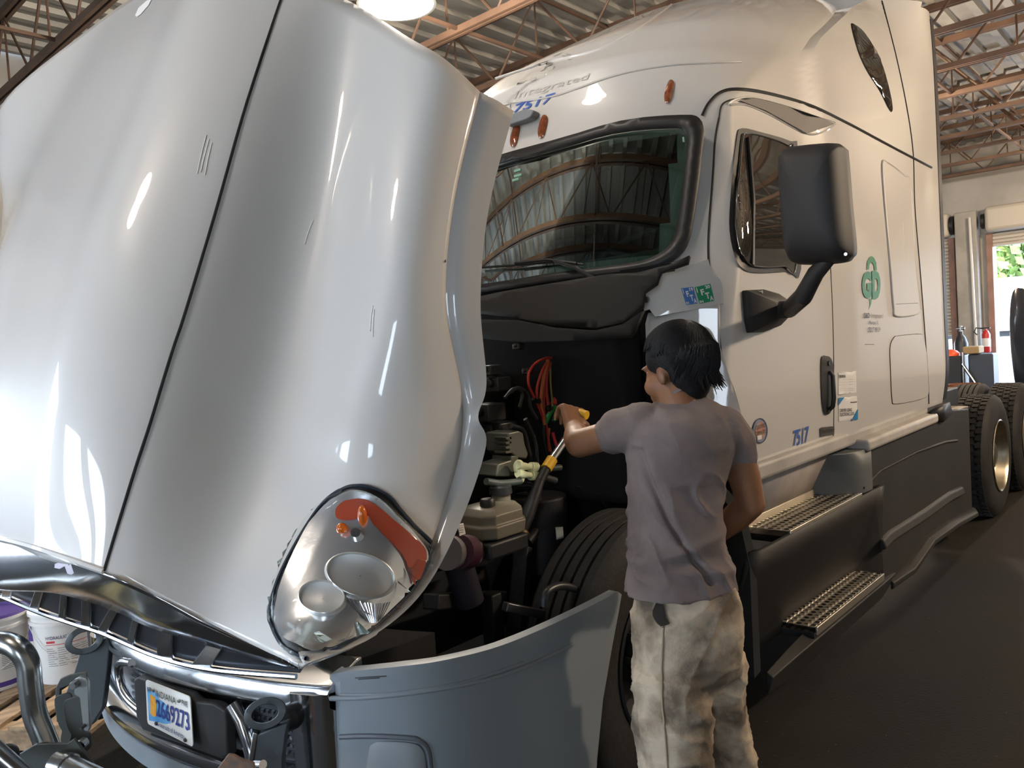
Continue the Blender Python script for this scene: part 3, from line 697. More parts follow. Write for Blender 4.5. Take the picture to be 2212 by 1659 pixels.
# black cowl under the windshield
ck = [(1036,645),(1120,628),(1200,615),(1380,593),(1450,575),(1492,556),(1488,572),(1430,592),(1422,616),(1396,634),(1392,665),(1350,700),(1290,712),(1200,706),(1120,690),(1036,680)]
def ckF(p): return p.x-(2.50+.16*((YC-p.y)/1.1)**2-.35*(1.93-p.z))
vs, fs = fill2d(ck, 18); P_ = [hit(v.x, v.y, ckF) for v in vs]; b = MB(); b.add(P_, fs); b.build('windshield_cowl', mat('cowl_plastic', (.014,.0135,.013), .6), TR, solid=.02)
seam_pts = [hit(x, y, ckF)+V((-.01,0,.0)) for x, y in [(1040,652),(1120,640),(1200,629),(1300,616),(1400,600)]]
b = MB(); b.tube(seam_pts, .006, 6); b.build('cowl_lip', rubber, TR)
cowl2 = [(1036,690),(1120,692),(1200,708),(1290,714),(1352,700),(1394,672),(1376,716),(1365,730),(1250,735),(1130,740),(1036,730)]
vs, fs = fill2d(cowl2, 18); P_ = [hit(v.x, v.y, lambda p: p.x-2.40) for v in vs]; b = MB(); b.add(P_, fs); b.build('cowl_skirt', mat('cowl_black', (.007,.007,.007), .7), TR, solid=.02)
# wiper
wp = [V(onws(x, y, -.06)) for x, y in [(1345,628),(1300,602),(1262,580),(1215,564)]]
b = MB(); b.tube([wp[0], wp[1], wp[2], wp[3]], [.016,.011,.009,.006], 8); b.ell(wp[0], .028,.028,.02); wpr = b.build('wiper_arm', rubber, TR)
b = MB(); b.tube([onws(x, y, -.04) for x, y in [(1046,579),(1120,574),(1215,566),(1272,572)]], .006, 6); b.tube([onws(x, y, -.055) for x, y in [(1130,570),(1200,562),(1262,570)]], .007, 6); b.build('wiper_blade', rubber, TR)
# ---------------- mirror
XM = 2.95
mo = [(1684,345),(1690,325),(1705,315),(1790,306),(1812,312),(1817,330),(1826,440),(1835,535),(1828,556),(1808,568),(1725,571),(1703,560),(1695,520),(1688,430)]
mp_ = [U(p.x, p.y, X=XM) for p in smoothpoly([(x, y, 0) for x, y in mo], 4)]
cen = sum(mp_, V())/len(mp_)
b = MB(); b.loft([[cen+(p-cen)*k+V((dx,0,0)) for p in mp_] for k, dx in ((.3,-.085),(.7,-.075),(.88,-.05),(.97,-.01),(1.,.04),(.98,.09),(.9,.10),(.3,.10))]); b.build('side_mirror', mirp, TR, angle=60)
b = MB(); b.tube([U(1790,560,X=XM+.02), U(1762,590,X=XM+.02), U(1735,640,X=XM+.03), U(1705,668,Y=1.33), U(1665,672,Y=1.40)], [.026,.032,.036,.036,.04], 14); b.build('mirror_arm', mirp, TR)
mb_ = [(1602,628),(1640,626),(1668,634),(1684,645),(1690,660),(1688,690),(1672,706),(1640,718),(1612,719),(1606,690)]
base = [U(x, y, Y=1.45) for x, y in mb_]; cen = sum(base, V())/len(base)
b = MB(); b.loft([[cen+(p-cen)*k+V((0,-dy,0)) for p in base] for k, dy in ((1,0),(1,.02),(.93,.035),(.6,.07),(.35,.085))]); b.build('mirror_bracket', mirp, TR, bevel=.004)
for x, y in ((1622,633),(1628,704)):
    b = MB(); b.lathe([(0,.05),(.007,.05),(.008,.03)], U(x, y, Y=1.45), (0,-1,0), 12); b.build('bracket_bolt', steel, TR)
b = MB(); q = U(1826,550,X=XM-.05); b.lathe([(0,.02),(.006,.02),(.006,0)], q, (-1,-.4,0), 10); b.build('mirror_bolt', steel, TR)
# ------------------------------------------------------------ hood (tilted open)
AT = math.radians(50); PX, PZ = 1.1, .75
def tilt(x, y, z):
    a, c = x-PX, z-PZ; return V((PX+a*math.cos(AT)-c*math.sin(AT), y, PZ+a*math.sin(AT)+c*math.cos(AT)))
hx = [1.14,1.25,1.38,1.52,1.68,1.82,1.97,2.25,2.6,2.93]
hz = [1.40,1.475,1.55,1.62,1.69,1.745,1.80,1.88,1.98,2.05]
colsH = []
colsH.append([tilt(x*.985-.0 if i else x+.03, 3.92 if 1 < i < 8 else 3.80, z) for i, (x, z) in enumerate(zip([1.2,1.3,1.4,1.52,1.66,1.8,1.95,2.2,2.4,2.5], [.9,1.0,1.05,1.08,1.12,1.18,1.25,1.35,1.45,1.55]))])
colsH.append([tilt(x, 3.68, z) for x, z in zip([1.17,1.26,1.38,1.52,1.67,1.8,1.95,2.2,2.4,2.54], [.98,1.15,1.25,1.35,1.42,1.5,1.6,1.75,1.92,2.02])])
colsH.append([tilt(x, 3.5, z) for x, z in zip([1.16,1.25,1.38,1.52,1.67,1.81,1.96,2.22,2.42,2.58], [1.10,1.30,1.40,1.48,1.55,1.62,1.72,1.88,2.02,2.12])])
colsH.append([tilt(x, 3.15, z-.01+.06*(i/9)) for i, (x, z) in enumerate(zip(hx[:-1]+[2.86], hz))])
colsH.append([tilt(x, 2.85, z+.03*(i/9)) for i, (x, z) in enumerate(zip(hx, hz))])
colsH.append([tilt(x, 2.5, z) for x, z in zip(hx, hz)])
colsH.append([tilt(x, 2.25, z-.03) for x, z in zip(hx[:-1]+[2.86], hz)])
Bp = [(225,1235),(262,1110),(293,1010),(322,922),(350,830),(375,750),(400,675),(462,470),(533,222),(625,-60)]
colsH.append([U(x, y, Y=2.05) for x, y in Bp])
Dp = [(450,1345),(470,1230),(500,1130),(530,1050),(560,965),(585,885),(610,800),(655,600),(705,370),(765,8)]
colsH.append([U(x, y, Y=1.87+[0,.03,.055,.07,.08,.08,.08,.08,.06,.02][i]) for i, (x, y) in enumerate(Dp)])
Ep = [(585,1412),(640,1290),(690,1195),(725,1110),(745,1020),(755,935),(768,850),(790,650),(820,420),(882,80)]
colsH.append([U(x, y, Y=1.665) for x, y in Ep])
E2 = [(625,1425),(730,1335),(805,1235),(855,1130),(880,1010),(892,925),(895,840),(880,650),(905,430),(962,128)]
colsH.append([U(x, y, Y=1.555) for x, y in E2])
Fp = [(645,1432),(775,1375),(880,1270),(940,1150),(988,1000),(1000,905),(994,828),(963,650),(982,430),(1037,198)]
colsH.append([U(x, y, Y=1.525) for x, y in Fp])
NCF = len(colsH)-1
Gp = [(655,1434),(806,1373),(917,1274),(997,1123),(1050,962),(1033,900),(1051,827),(1038,650),(1056,450),(1110,240)]
# Catmull-Rom interpolation on both axes
rowsH = []
for c in colsH: rowsH.append(smoothpoly(c, 7, closed=False))
grid = []
nn = len(rowsH[0])
tr = [smoothpoly([r[i] for r in rowsH], 6, closed=False) for i in range(nn)]
b = MB(); b.grid(tr); hood = b.build('hood', paint, TR, solid=.012, angle=50)
G3 = smoothpoly([U(x, y, Y=1.485) for x, y in Gp], 7, closed=False); F3 = [t[-1] for t in tr]
hb = MB(); hb.grid(tr); hb.grid([F3, G3]); hood_bvh = BVHTree.FromPolygons(hb.v, hb.f)
b = MB(); b.grid([F3, [f.lerp(g, .5)+V((0,-.004,0)) for f, g in zip(F3, G3)], G3, [g+V((.02,.05,0)) for g in G3]]); b.build('hood_lip', mat('lip_paint', (.50,.48,.45), .45, coat=.8), TR, solid=.008, angle=60)
H = lambda name, o, m, off=.003, **k: decal(name, o, hood_bvh, m, TR, off, **k)
seam('hood_seam', [(225,1233),(262,1110),(293,1010),(322,922),(350,830),(375,750),(400,675),(462,470),(533,222),(620,-40)], hood_bvh, seamm, TR, .004, off=.0005)
seam('hood_edge_moulding', [(-10,1161),(60,1178),(140,1204),(225,1234)], hood_bvh, paint, TR, .008, off=.002)
# headlight
z4 = lambda pts: [(560+x*.3972, 1000+y*.3972) for x, y in pts]
bz = z4([(460,145),(520,127),(600,132),(700,180),(770,262),(840,345),(932,440),(928,505),(875,640),(770,775),(610,920),(420,1030),(320,1078),(240,1078),(140,1000),(82,890),(68,810),(110,650),(180,500),(280,330),(370,210)])
lz = z4([(480,165),(560,150),(650,190),(745,290),(820,380),(888,480),(880,560),(840,650),(745,768),(600,908),(420,1005),(320,1050),(240,1052),(170,970),(120,870),(120,790),(150,660),(215,500),(300,340),(385,235)])
Hd = H('headlight', bz, rubber, .006, sm=3, step=12, dome=.012)
def Hc(name, o, m, off, **k):
    ob = decal(name, o, hood_bvh, m, None, off, **k); ob.parent = Hd; return ob
reflm = mat('reflector_chrome', (.86,.87,.88), .2, .85, bump=.12, bscale=7)
Hc('reflector_housing', lz, reflm, .026, sm=3, step=9)
Hc('amber_reflector', z4([(442,262),(480,220),(540,200),(610,212),(700,290),(790,380),(858,450),(872,520),(850,600),(812,665),(785,600),(750,500),(690,420),(620,340),(590,290),(520,320),(450,315)]), mat('red_reflector', (.42,.07,.03), .25, coat=.6), .034, sm=3, step=8)
def bowl(cx, cy, rx, ry, rot, name):
    cp, n = cast(cx, cy, hood_bvh); b = MB(); rows = []
    for k, off in ((1.03,.027),(1.,.042),(.97,.043),(.93,.034),(.7,.031),(.45,.029),(.15,.0285),(.02,.0285)):
        row = []
        for i in range(36):
            a = 2*math.pi*i/36; x = rx*k*math.cos(a); y = ry*k*math.sin(a); q, _ = cast(cx+x*math.cos(rot)-y*math.sin(rot), cy+x*math.sin(rot)+y*math.cos(rot), hood_bvh); row.append(q+n*off)
        rows.append(row)
    b.loft(rows, cap=False); o = b.build(name, mat('bowl_chrome', (.80,.79,.76), .34, .7), None); o.parent = Hd; return o
bowl(560+545*.3972, 1000+630*.3972, 76, 46, .25, 'high_beam_bowl')
bowl(560+360*.3972, 1000+765*.3972, 50, 36, .1, 'low_beam_bowl')
p, n = cast(788, 1118, hood_bvh); b = MB(); b.ell(p+n*.048, .012, .012, .026); o = b.build('signal_bulb', mat('orange_bulb', (.95,.20,.01), .2, coat=1, trans=.2), None); o.parent = Hd
p, n = cast(748, 1150, hood_bvh); b = MB(); b.ell(p+n*.045, .014, .014, .014); o = b.build('signal_bulb', mat('orange_bulb', (0,0,0)), None); o.parent = Hd
p, n = cast(775, 1160, hood_bvh); b = MB(); b.lathe([(.0,.06),(.012,.06),(.018,.02),(.035,.02)], p, n, 16); o = b.build('bulb_socket', chrome, None); o.parent = Hd
for k in range(15):   # fine flutes under the high beam
    a = 742+k*6.2; b_ = MB(); p0, n0 = cast(a, 1300+6*math.sin(k/14*3.1), hood_bvh); p1, n1 = cast(772+k*2.8, 1338+8*math.sin(k/14*3.1), hood_bvh); b_.tube([p0+n0*.030, p1+n1*.030], .0012, 4); o = b_.build('reflector_flute', chrome, None); o.parent = Hd
lensm = glassmat('headlight_lens_clear', (.93,.94,.95), 1.22)
Hc('headlight_lens', lz, lensm, .052, sm=3, step=10, dome=.03)
seam('bezel_bead', bz, hood_bvh, mat('bezel_blue_black', (.03,.04,.055), .25, coat=.5), TR, .006, off=.008, closed=True)
# scratches and small marks on the hood
mark = mat('white_scratch', (.9,.9,.88), .9)
for (x0, y0, x1, y1) in ((446,292,426,376),(452,300,434,372),(458,308,443,378),(676,476,658,528),(806,660,800,716),(809,668,806,728)):
    seam('scratch_mark', [(x0, y0), ((x0+x1)/2-1, (y0+y1)/2), (x1, y1)], hood_bvh, mark, TR, .0011, off=.001, seg=3)
H('paint_chip', [(293,34),(300,18),(318,2),(328,0),(322,12),(305,32),(296,38)], mat('chip_white', (.85,.85,.83), .5), .002, step=6)
H('bug_mark', [(959,563),(962,560),(963,566),(960,568)], inkm, .002, step=4)
# ---------------- grille surround, slats (facing down in the tilted hood)
tp = [(-60,1150,2.9),(0,1166,2.72),(100,1192,2.42),(225,1236,2.05),(340,1287,1.96),(450,1346,1.87),(560,1397,1.80),(655,1437,1.74)]
md = [(-60,1255,2.95),(0,1272,2.78),(100,1276,2.52),(170,1290,2.38),(260,1321,2.25),(333,1354,2.13),(493,1402,1.93),(652,1442,1.755)]
lo = [(-60,1268,3.1),(0,1287,2.92),(87,1323,2.70),(174,1352,2.52),(231,1371,2.41),(338,1417,2.22),(457,1446,2.02),(640,1462,1.79)]
T3, M3, L3 = [[U(x, y, Y=c) for x, y, c in q] for q in (tp, md, lo)]
T3, M3, L3 = [smoothpoly(q, 6, closed=False) for q in (T3, M3, L3)]
def both(rows):
    return [list(r) for r in rows], [[mir(p) for p in r] for r in rows]
GR = MB()
mid2 = [a.lerp(c, .55)+V((-.02,0,.012)) for a, c in zip(T3, M3)]
GR.grid([T3, [a.lerp(c, .15) for a, c in zip(T3, mid2)], mid2, [a.lerp(c, .9)+V((-.006,0,0)) for a, c in zip(mid2, M3)], M3, [p+V((.03,0,.02)) for p in M3]])
grille = GR.build('grille_surround', chrome, TR, solid=.004, angle=60)
b = MB(); b.grid([[p+V((.012,0,.004)) for p in M3], [p+V((.012,0,.006)) for p in L3]]); o = b.build('grille_mesh', mat('mesh_dark', (.05,.055,.065), .35, .6), TR)
for k in (.0, 1.0):
    b = MB(); b.tube([a.lerp(c, k) for a, c in zip(M3, L3)], .005 if k < 1 else .008, 8); b.build('grille_bar', chrome, TR)
for i in range(3, len(M3)-4, 4):
    a, c = M3[i], L3[i]; dx = (M3[i+1]-M3[i])*.6
    b = MB(); b.loft([[a-dx, a+dx, a+dx+V((.03,0,.02)), a-dx+V((.03,0,.02))], [c-dx*1.3, c+dx*1.1, c+dx+V((.02,0,.02)), c-dx+V((.02,0,.02))]]); b.build('grille_bracket', mat('satin_chrome', (.5,.5,.52), .25, 1.), TR, bevel=.003)
# pieces of purple tape left on the chrome
g_bvh = bvh_of(grille)
decal('paint_patch', [(122,1217),(136,1213),(156,1216),(163,1236),(158,1240),(149,1238),(143,1222),(132,1228),(121,1226)], g_bvh, mat('lilac_patch', (.62,.58,.66), .5), TR, .004, step=6)
# ---------------- bumper
def BX(y): return .94+.28*(y-2.6)**2
def strip3(name, prof, y0, y1, m, n=40, **k):
    b = MB(); b.loft([[V((BX(y)+dx, y, z)) for dx, z in prof] for y in [y0+(y1-y0)*i/n for i in range(n+1)]]); return b.build(name, m, TR, **k)
yb0, yb1 = 1.775, 3.425
bump = strip3('bumper_top', [(.12,.83),(.10,.825),(.05,.80),(.012,.785),(0,.765),(0,.725),(.02,.71),(.06,.70),(.12,.70)], yb0, yb1, chrome, bevel=.004)
strip3('bumper_bottom', [(.05,.545),(.005,.54),(-.012,.525),(-.012,.50),(.0,.485),(.06,.48)], yb0+.02, yb1-.02, chrome)
strip3('bumper_lip', [(.05,.485),(-.005,.48),(.0,.41),(.05,.385),(.10,.40)], yb0+.0, yb1, greyp)
strip3('bumper_mesh', [(.045,.70),(.045,.545),(.05,.545),(.05,.70)], yb0+.05, yb1-.05, mat('bumper_mesh', (.05,.055,.06), .4, .6))
def bxp(y, z, dx=0): return V((BX(y)+dx, y, z))
for side in (1, -1):
    mb2 = MB()
    for i in range(9):
        for j in range(6):
            y = (1.93+i*.018) if side > 0 else (2.70-i*.016); z = .565+j*.022
            mb2.box((BX(y)+.036, y-.0065, z), (BX(y)+.043, y+.0065, z+.009))
    mb2.build('mesh_slots', mat('mesh_light', (.32,.34,.36), .3, 1.), TR, smooth=False)
# vertical chrome frames and end caps
for s in (0, 1):
    f = (lambda p: mir(p)) if s else (lambda p: p)
    b = MB(); b.loft([[f(bxp(1.775, z, .0)), f(bxp(1.80, z, -.012)), f(bxp(1.87, z, -.014)), f(bxp(1.895, z, .01)), f(bxp(1.90, z, .05)), f(bxp(1.775, z, .06))] for z in (.50,.55,.62,.69,.765)]); b.build('bumper_end', chrome, TR, angle=60)
    b = MB(); pth = [(2.09,.70),(2.06,.66),(2.04,.60),(2.03,.555),(1.98,.53),(1.93,.53)]
    b.tube([f(bxp(y, z, .008)) for y, z in pth], .022, 10); b.build('grille_frame', chrome, TR)
b = MB(); b.tube(smoothpoly([hit(x, y, lambda p: p.x-BX(p.y)) for x, y in [(285,1432),(262,1430),(256,1445),(262,1480),(278,1510),(302,1532),(330,1548)]], 5, closed=False), .014, 10); b.build('grille_frame', chrome, TR)
bracket = [(2.085,.69),(2.13,.705),(2.20,.70),(2.23,.715),(2.50,.715),(2.53,.70),(2.535,.58),(2.50,.545),(2.12,.545),(2.09,.56)]
b = MB(); o3 = [bxp(y, z, -.018) for y, z in bracket]; b.prism(o3, (.03, 0, 0)); br = b.build('plate_bracket', dgreyp, TR, bevel=.006); 
# license plate
P4 = [(317,1467),(413,1504),(420,1613),(321,1562)]
nb = .0
pq = [hit(x, y, lambda p: p.x-BX(p.y)+.028) for x, y in P4]
cA = sum(pq, V())/4; ex = ((pq[1]-pq[0])+(pq[2]-pq[3])).normalized(); ez = ((pq[0]-pq[3])+(pq[1]-pq[2])).normalized(); hw = ((pq[1]-pq[0]).length+(pq[2]-pq[3]).length)/4; hh = ((pq[0]-pq[3]).length+(pq[1]-pq[2]).length)/4
nrm = ex.cross(ez); nrm = nrm if nrm.x < 0 else -nrm
def pl(u, v, d=0): return pq[3].lerp(pq[2], u).lerp(pq[0].lerp(pq[1], u), v)+nrm*(.004+d)
rr = []
for (cu, cv, a0) in ((.96,.92,0),(.04,.92,90),(.04,.08,180),(.96,.08,270)):
    for k in range(5):
        a = math.radians(a0+22.5*k); rr.append(pl(cu+.04*math.cos(a), cv+.08*math.sin(a)))
b = MB(); b.prism(rr, nrm*-.003); LP = b.build('license_plate', mat('plate_cream', (.80,.79,.74), .4), TR, smooth=False)
def PT(name, s, u0, v0, u1, v1, m, bold=0., d=.002):
    o = quadtext(name, s, [(0,0,0)]*4, m, None, fn=None) if False else None
    vs, fs = textmesh(s, bold); b = MB(); b.add([pl(u0+(u1-u0)*a, v0+(v1-v0)*c, d) for a, c in vs], fs); o = b.build(name, m, LP, smooth=False, fix=False); return o
pb = mat('plate_blue', (.03,.25,.62), .5, var=.6, vscale=14, col2=(.20,.50,.80))
b = MB(); pts = [(.03,.86),(.12,.80),(.30,.80),(.30,.70),(.42,.66),(.52,.60),(.50,.42),(.55,.28),(.42,.20),(.28,.17),(.05,.10)]
b.add([pl(u, v, .0008) for u, v in pts], [tuple(range(len(pts)))]); b.build('plate_art', pb, LP, smooth=False)
b = MB(); pts = [(.10,.72),(.22,.70),(.24,.55),(.23,.42),(.22,.28),(.16,.24),(.09,.27),(.10,.45)]
b.add([pl(u, v, .0014) for u, v in pts], [tuple(range(len(pts)))]); b.build('plate_state_outline', mat('plate_orange', (.85,.48,.04), .5, var=.4, vscale=30, col2=(.80,.25,.04)), LP, smooth=False)
PT('plate_number', '2669273', .24, .30, .96, .68, mat('plate_ink', (.03,.05,.25), .5), .012, .003)
PT('plate_state', 'INDIANA', .25, .74, .70, .88, inkm, 0, .003)
PT('plate_prefix', 'APP', .05, .76, .15, .88, inkm, .02, .003)
PT('plate_suffix', 'PWR', .83, .77, .95, .89, inkm, .02, .003)
PT('plate_motto', 'Crossroads of America', .24, .09, .82, .20, mat('plate_ink', (0,0,0)), 0, .003)
for u, v in ((.19,.84),(.77,.84),(.22,.12),(.85,.08)):
    b = MB(); b.lathe([(0,.006),(.005,.005),(.006,.002)], pl(u, v), nrm, 12); b.build('plate_screw', steel if v > .5 else inkm, LP)
# side fairing (front corner below the hood)
fp = [(1.135,1.77),(1.145,1.74),(1.165,1.69),(1.20,1.62),(1.26,1.55),(1.35,1.50),(1.5,1.465),(1.7,1.45),(1.9,1.448),(2.3,1.455)]
fps = smoothpoly([(x, y, 0) for x, y in fp], 6, closed=False)
b = MB(); b.grid([[V((p.x, p.y, z)) for p in fps] for z in [-.3+.05*i for i in range(28)]]); f_bvh = BVHTree.FromPolygons(b.v, b.f)
fo = [(679,1478),(700,1462),(740,1452),(800,1446),(870,1439),(950,1428),(1060,1402),(1150,1368),(1250,1322),(1335,1278),(1343,1284),(1337,1320),(1322,1400),(1303,1510),(1290,1640),(1284,1760),(1282,1790),(644,1790),(648,1700),(660,1600),(672,1530)]
fo = [(p.x, p.y) for p in smoothpoly([(x, y, 0) for x, y in fo[:10]], 4, closed=False)]+fo[10:]
fa = decal('side_fairing', fo, f_bvh, greyp, TR, .0, step=26, thick=.035, bevel=.008)
fm = MB(); fm.v = [mir(v.co) for v in fa.data.vertices]; fm.f = [tuple(p.vertices)[::-1] for p in fa.data.polygons]; fm.mi = [0]*len(fm.f)
fm.build('side_fairing', greyp, TR, solid=.03)
seam('fairing_crease', [(700,1509),(800,1506),(950,1488),(1080,1460),(1180,1420),(1236,1392)], f_bvh, greyp, TR, .007, off=-.001, n=10)
seam('fairing_crease', [(735,1501),(850,1498),(1000,1474),(1130,1432)], f_bvh, greyp, TR, .005, off=-.001, n=10)
b = MB(); b.grid([[V((2.0,1.44,.9)), V((2.02,1.44,.3))],[V((2.0,1.9,.9)), V((2.02,1.9,.3))]]);
lampr = [(798,1625),(806,1606),(826,1600),(890,1604),(912,1618),(920,1650),(918,1720),(800,1720)]
decal('fog_lamp_cover', lampr, f_bvh, mat('fog_cover', (.22,.235,.25), .5), TR, .004, step=12, sm=3, dome=.01)
seam('fog_recess_shade', [(735,1592),(800,1590),(880,1594),(905,1600),(925,1625),(932,1700)], f_bvh, mat('recess_shade', (.10,.11,.125), .5), TR, .008, off=-.001, n=8)  # darker tube stands in for the shade bordering the fog lamp recess
for pts in ([(768,1464),(800,1462),(835,1460)],[(775,1467),(820,1464)]):
    seam('scrape_mark', pts, f_bvh, inkm, TR, .0016, off=.001)
# tow hooks: ring plus post
def towhook(cx, cy, rx, ry, dep, base_y, post, lab, tilt_=-.35):
    o = thing('tow_hook', lab, 'tow hook', tuple(PD(cx, base_y, dep)))
    fr = lambda x, y, dd=0: PD(x, y, dep+dd)
    ang = [2*math.pi*i/28 for i in range(28)]
    def ring(kx, ky, dd): return [fr(cx+(rx*kx*math.cos(a))*math.cos(tilt_)-(ry*ky*math.sin(a))*math.sin(tilt_), cy+(rx*kx*math.cos(a))*math.sin(tilt_)+(ry*ky*math.sin(a))*math.cos(tilt_), dd) for a in ang]
    b = MB(); rings = [ring(1,1,0), ring(1,1,.03), ring(.62,.56,.03), ring(.62,.56,0), ring(.66,.6,-.004), ring(.95,.96,-.004), ring(1,1,0)]
    b.loft(rings, cap=False); b.build('ring', mat('hook_grey', (.055,.065,.07), .45), o, angle=50)
    b = MB(); q = [fr(x, y, .012) for x, y in post]; b.prism(q, fwd*.03); b.build('post', mat('hook_grey', (0,0,0)), o, bevel=.004)
    return o
HR = towhook(573,1541,48,34,2.02,1700,[(548,1590),(622,1560),(618,1583),(611,1640),(611,1760),(556,1760),(545,1650),(552,1600)],'dark grey tow hook ring standing before the right end of the chrome bumper')
b = MB(); q = [PD(x, y, 2.03) for x, y in [(546,1582),(556,1585),(545,1660),(534,1660)]]; b.prism(q, fwd*.04); b.build('edge_plate', steel, HR, bevel=.002)
b = MB(); q = PD(620, 1552, 2.1); b.lathe([(0,.02),(.03,.02),(.035,0),(.035,-.05),(0,-.05)], q, (-.9,-.3,.1), 24); b.build('hitch_pin', rubber, HR)
b = MB(); b.cyl(PD(552,1652,2.0), PD(568,1652,1.98), .012, n=12); b.build('pivot_bolt', chrome, HR)
HL = towhook(182,1383,44,30,2.62,1560,[(172,1408),(230,1378),(236,1400),(233,1440),(226,1500),(222,1530),(200,1565),(160,1585),(140,1500),(160,1450)],'dark grey tow hook ring at the left end of the chrome bumper')

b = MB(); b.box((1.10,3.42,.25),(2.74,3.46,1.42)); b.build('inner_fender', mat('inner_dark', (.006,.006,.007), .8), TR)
b = MB(); b.loft([[V((BX(y)+.10, y, .815)), V((BX(y)+.42, y, .80)), V((BX(y)+.42, y, .70)), V((BX(y)+.10, y, .71))] for y in [1.80+.1*i for i in range(17)]]); b.build('bumper_cover', mat('inner_dark', (0,0,0)), TR)
# ---------------- sill, steps, skirt
M_ = MB(); M_.box((3.0,1.45,1.02),(5.65,1.52,1.10)); M_.build('door_sill', mat('sill_paint', (.42,.40,.37), .5, var=.25, vscale=5), TR, bevel=.02)
b = MB(); b.box((4.25,1.38,.985),(5.62,1.50,1.05)); b.build('sleeper_sill', mat('sill_paint', (0,0,0)), TR, bevel=.02)
b = MB(); b.add([(3.0,1.50,1.04),(4.12,1.50,1.03),(4.16,1.62,.78),(3.02,1.62,.78)], [(0,1,2,3)]); b.build('step_recess_panel', mat('recess_paint', (.34,.31,.30), .55, var=.3, vscale=6), TR, solid=.01)
def tread(name, x0, x1, ya, yb, z):
    ax, ay = x0, ya
    b = MB(); nx, ny = 22, 5
    dx = (x1-x0)/nx; dy = (yb-ya)/ny
    for i in range(nx):
        for j in range(ny):
            cx = x0+dx*(i+.5); cy = ya+dy*(j+.5); r = min(dx, dy)*(.36 if j % 2 == 0 else .24); rx = r*(1.25 if j == 2 else 1)
            o8 = [V((cx+rx*math.cos(math.pi/8+k*math.pi/4), cy+r*math.sin(math.pi/8+k*math.pi/4), z-.0)) for k in range(8)]
            raised = [p+V((0,0,.004)) if j != 2 else p for p in o8]
            q = [V((cx+dx/2, cy+dy/2, z)), V((cx, cy+dy/2, z)), V((cx-dx/2, cy+dy/2, z)), V((cx-dx/2, cy, z)), V((cx-dx/2, cy-dy/2, z)), V((cx, cy-dy/2, z)), V((cx+dx/2, cy-dy/2, z)), V((cx+dx/2, cy, z))]
            ri = raised; 
            idx = [0,1,2,3,4,5,6,7]; angs = [math.pi/4*k+math.pi/4 for k in idx]
            ri = [V((cx+rx*math.cos(a), cy+r*math.sin(a), z+(.004 if j != 2 else 0))) for a in angs]
            b.add(q+ri, [(k, (k+1) % 8, 8+(k+1) % 8, 8+k) for k in range(8)])
    o = b.build(name, alu, TR, smooth=False)
    b = MB(); b.box((x0-.005, yb, z-.03), (x1+.005, yb+.012, z+.035)); b.box((x0, ya-.008, z-.035), (x1, ya+.003, z+.004)); b.build('step_flange', alu, TR, bevel=.003)
    b = MB(); b.box((x0-.02, ya, z-.05), (x1+.02, yb+.03, z-.02)); b.build('step_tray', rubber, TR)
    return o
tread('upper_step', 3.27, 4.19, 1.415, 1.60, .775)
tread('lower_step', 3.46, 4.42, 1.395, 1.565, .29)
# the lower tread sits in a pocket of the skirt
def sk(pts, y, m=dgreyp, name='side_skirt', th=.05, bevel=.012):
    b = MB(); b.prism([V((x, y, z)) for x, z in pts], (0, th, 0)); return b.build(name, m, TR, bevel=bevel)
b = MB(); b.grid([[V((X, y0-.008, .768)), V((X, y0+(y1-y0)*.15, .66)), V((X, y0+(y1-y0)*.8, .36)), V((X, y1, .295)), V((X, y1, .24))] for X, y0, y1 in ((2.93,1.46,1.60),(2.97,1.425,1.57),(4.36,1.425,1.57),(4.42,1.42,1.54),(4.50,1.418,1.43))]); b.build('step_side_panel', dgreyp, TR, solid=.02)
sk([(4.48,.22),(4.60,.20),(6.42,.17),(6.58,.20),(6.60,.98),(6.0,1.03),(5.6,1.0),(5.0,1.0),(4.30,.985),(4.22,.78),(4.48,.76)], 1.415)
b = MB(); b.loft([[V((X,1.45,z0)), V((X,y-.0,z0-.02)), V((X,y+.03,z1)), V((X,1.45,z1))] for X, y, z0, z1 in ((3.05,1.42,.22,.12),(3.25,1.40,.245,.12),(3.44,1.385,.262,.13),(4.45,1.385,.262,.14),(4.60,1.40,.25,.15),(4.70,1.41,.24,.16))]); b.build('lower_step_housing', dgreyp, TR, bevel=.012)
b = MB(); b.loft([[V((X,1.42,z+.055)), V((X,1.395,z+.045)), V((X,1.38,z)), V((X,1.42,z-.015))] for X, z in ((4.46,.42),(4.6,.435),(5.3,.42),(5.9,.42),(6.25,.40))]); b.build('skirt_ledge', dgreyp, TR, bevel=.008)
b = MB(); b.loft([[V((X,1.42,z+.03)), V((X,y,z+.015)), V((X,y,z-.015)), V((X,1.42,z-.03))] for X, y, z in ((4.62,1.40,.17),(4.9,1.36,.19),(5.3,1.35,.27),(5.9,1.35,.25),(6.5,1.36,.20),(6.62,1.40,.20))]); b.build('skirt_lip', dgreyp, TR, bevel=.006)
b = MB(); b.tube([V((X,1.412,z)) for X, z in ((4.22,.80),(4.5,.845),(5.2,.85),(5.9,.82),(6.2,.79))], .008, 8); b.build('skirt_crease', dgreyp, TR)
b = MB(); b.loft([[V((3.94+a*.05,1.64,z)), V((4.08+a*.05,1.45,z)), V((4.20+a*.02,1.405,z)), V((4.34,1.40,z)), V((4.36,1.64,z))] for a, z in ((0,1.0),(0,.995),(.6,.90),(1.4,.80),(1.6,.77))]); b.build('step_corner_box', mat('box_grey', (.10,.108,.11), .5), TR, bevel=.012)
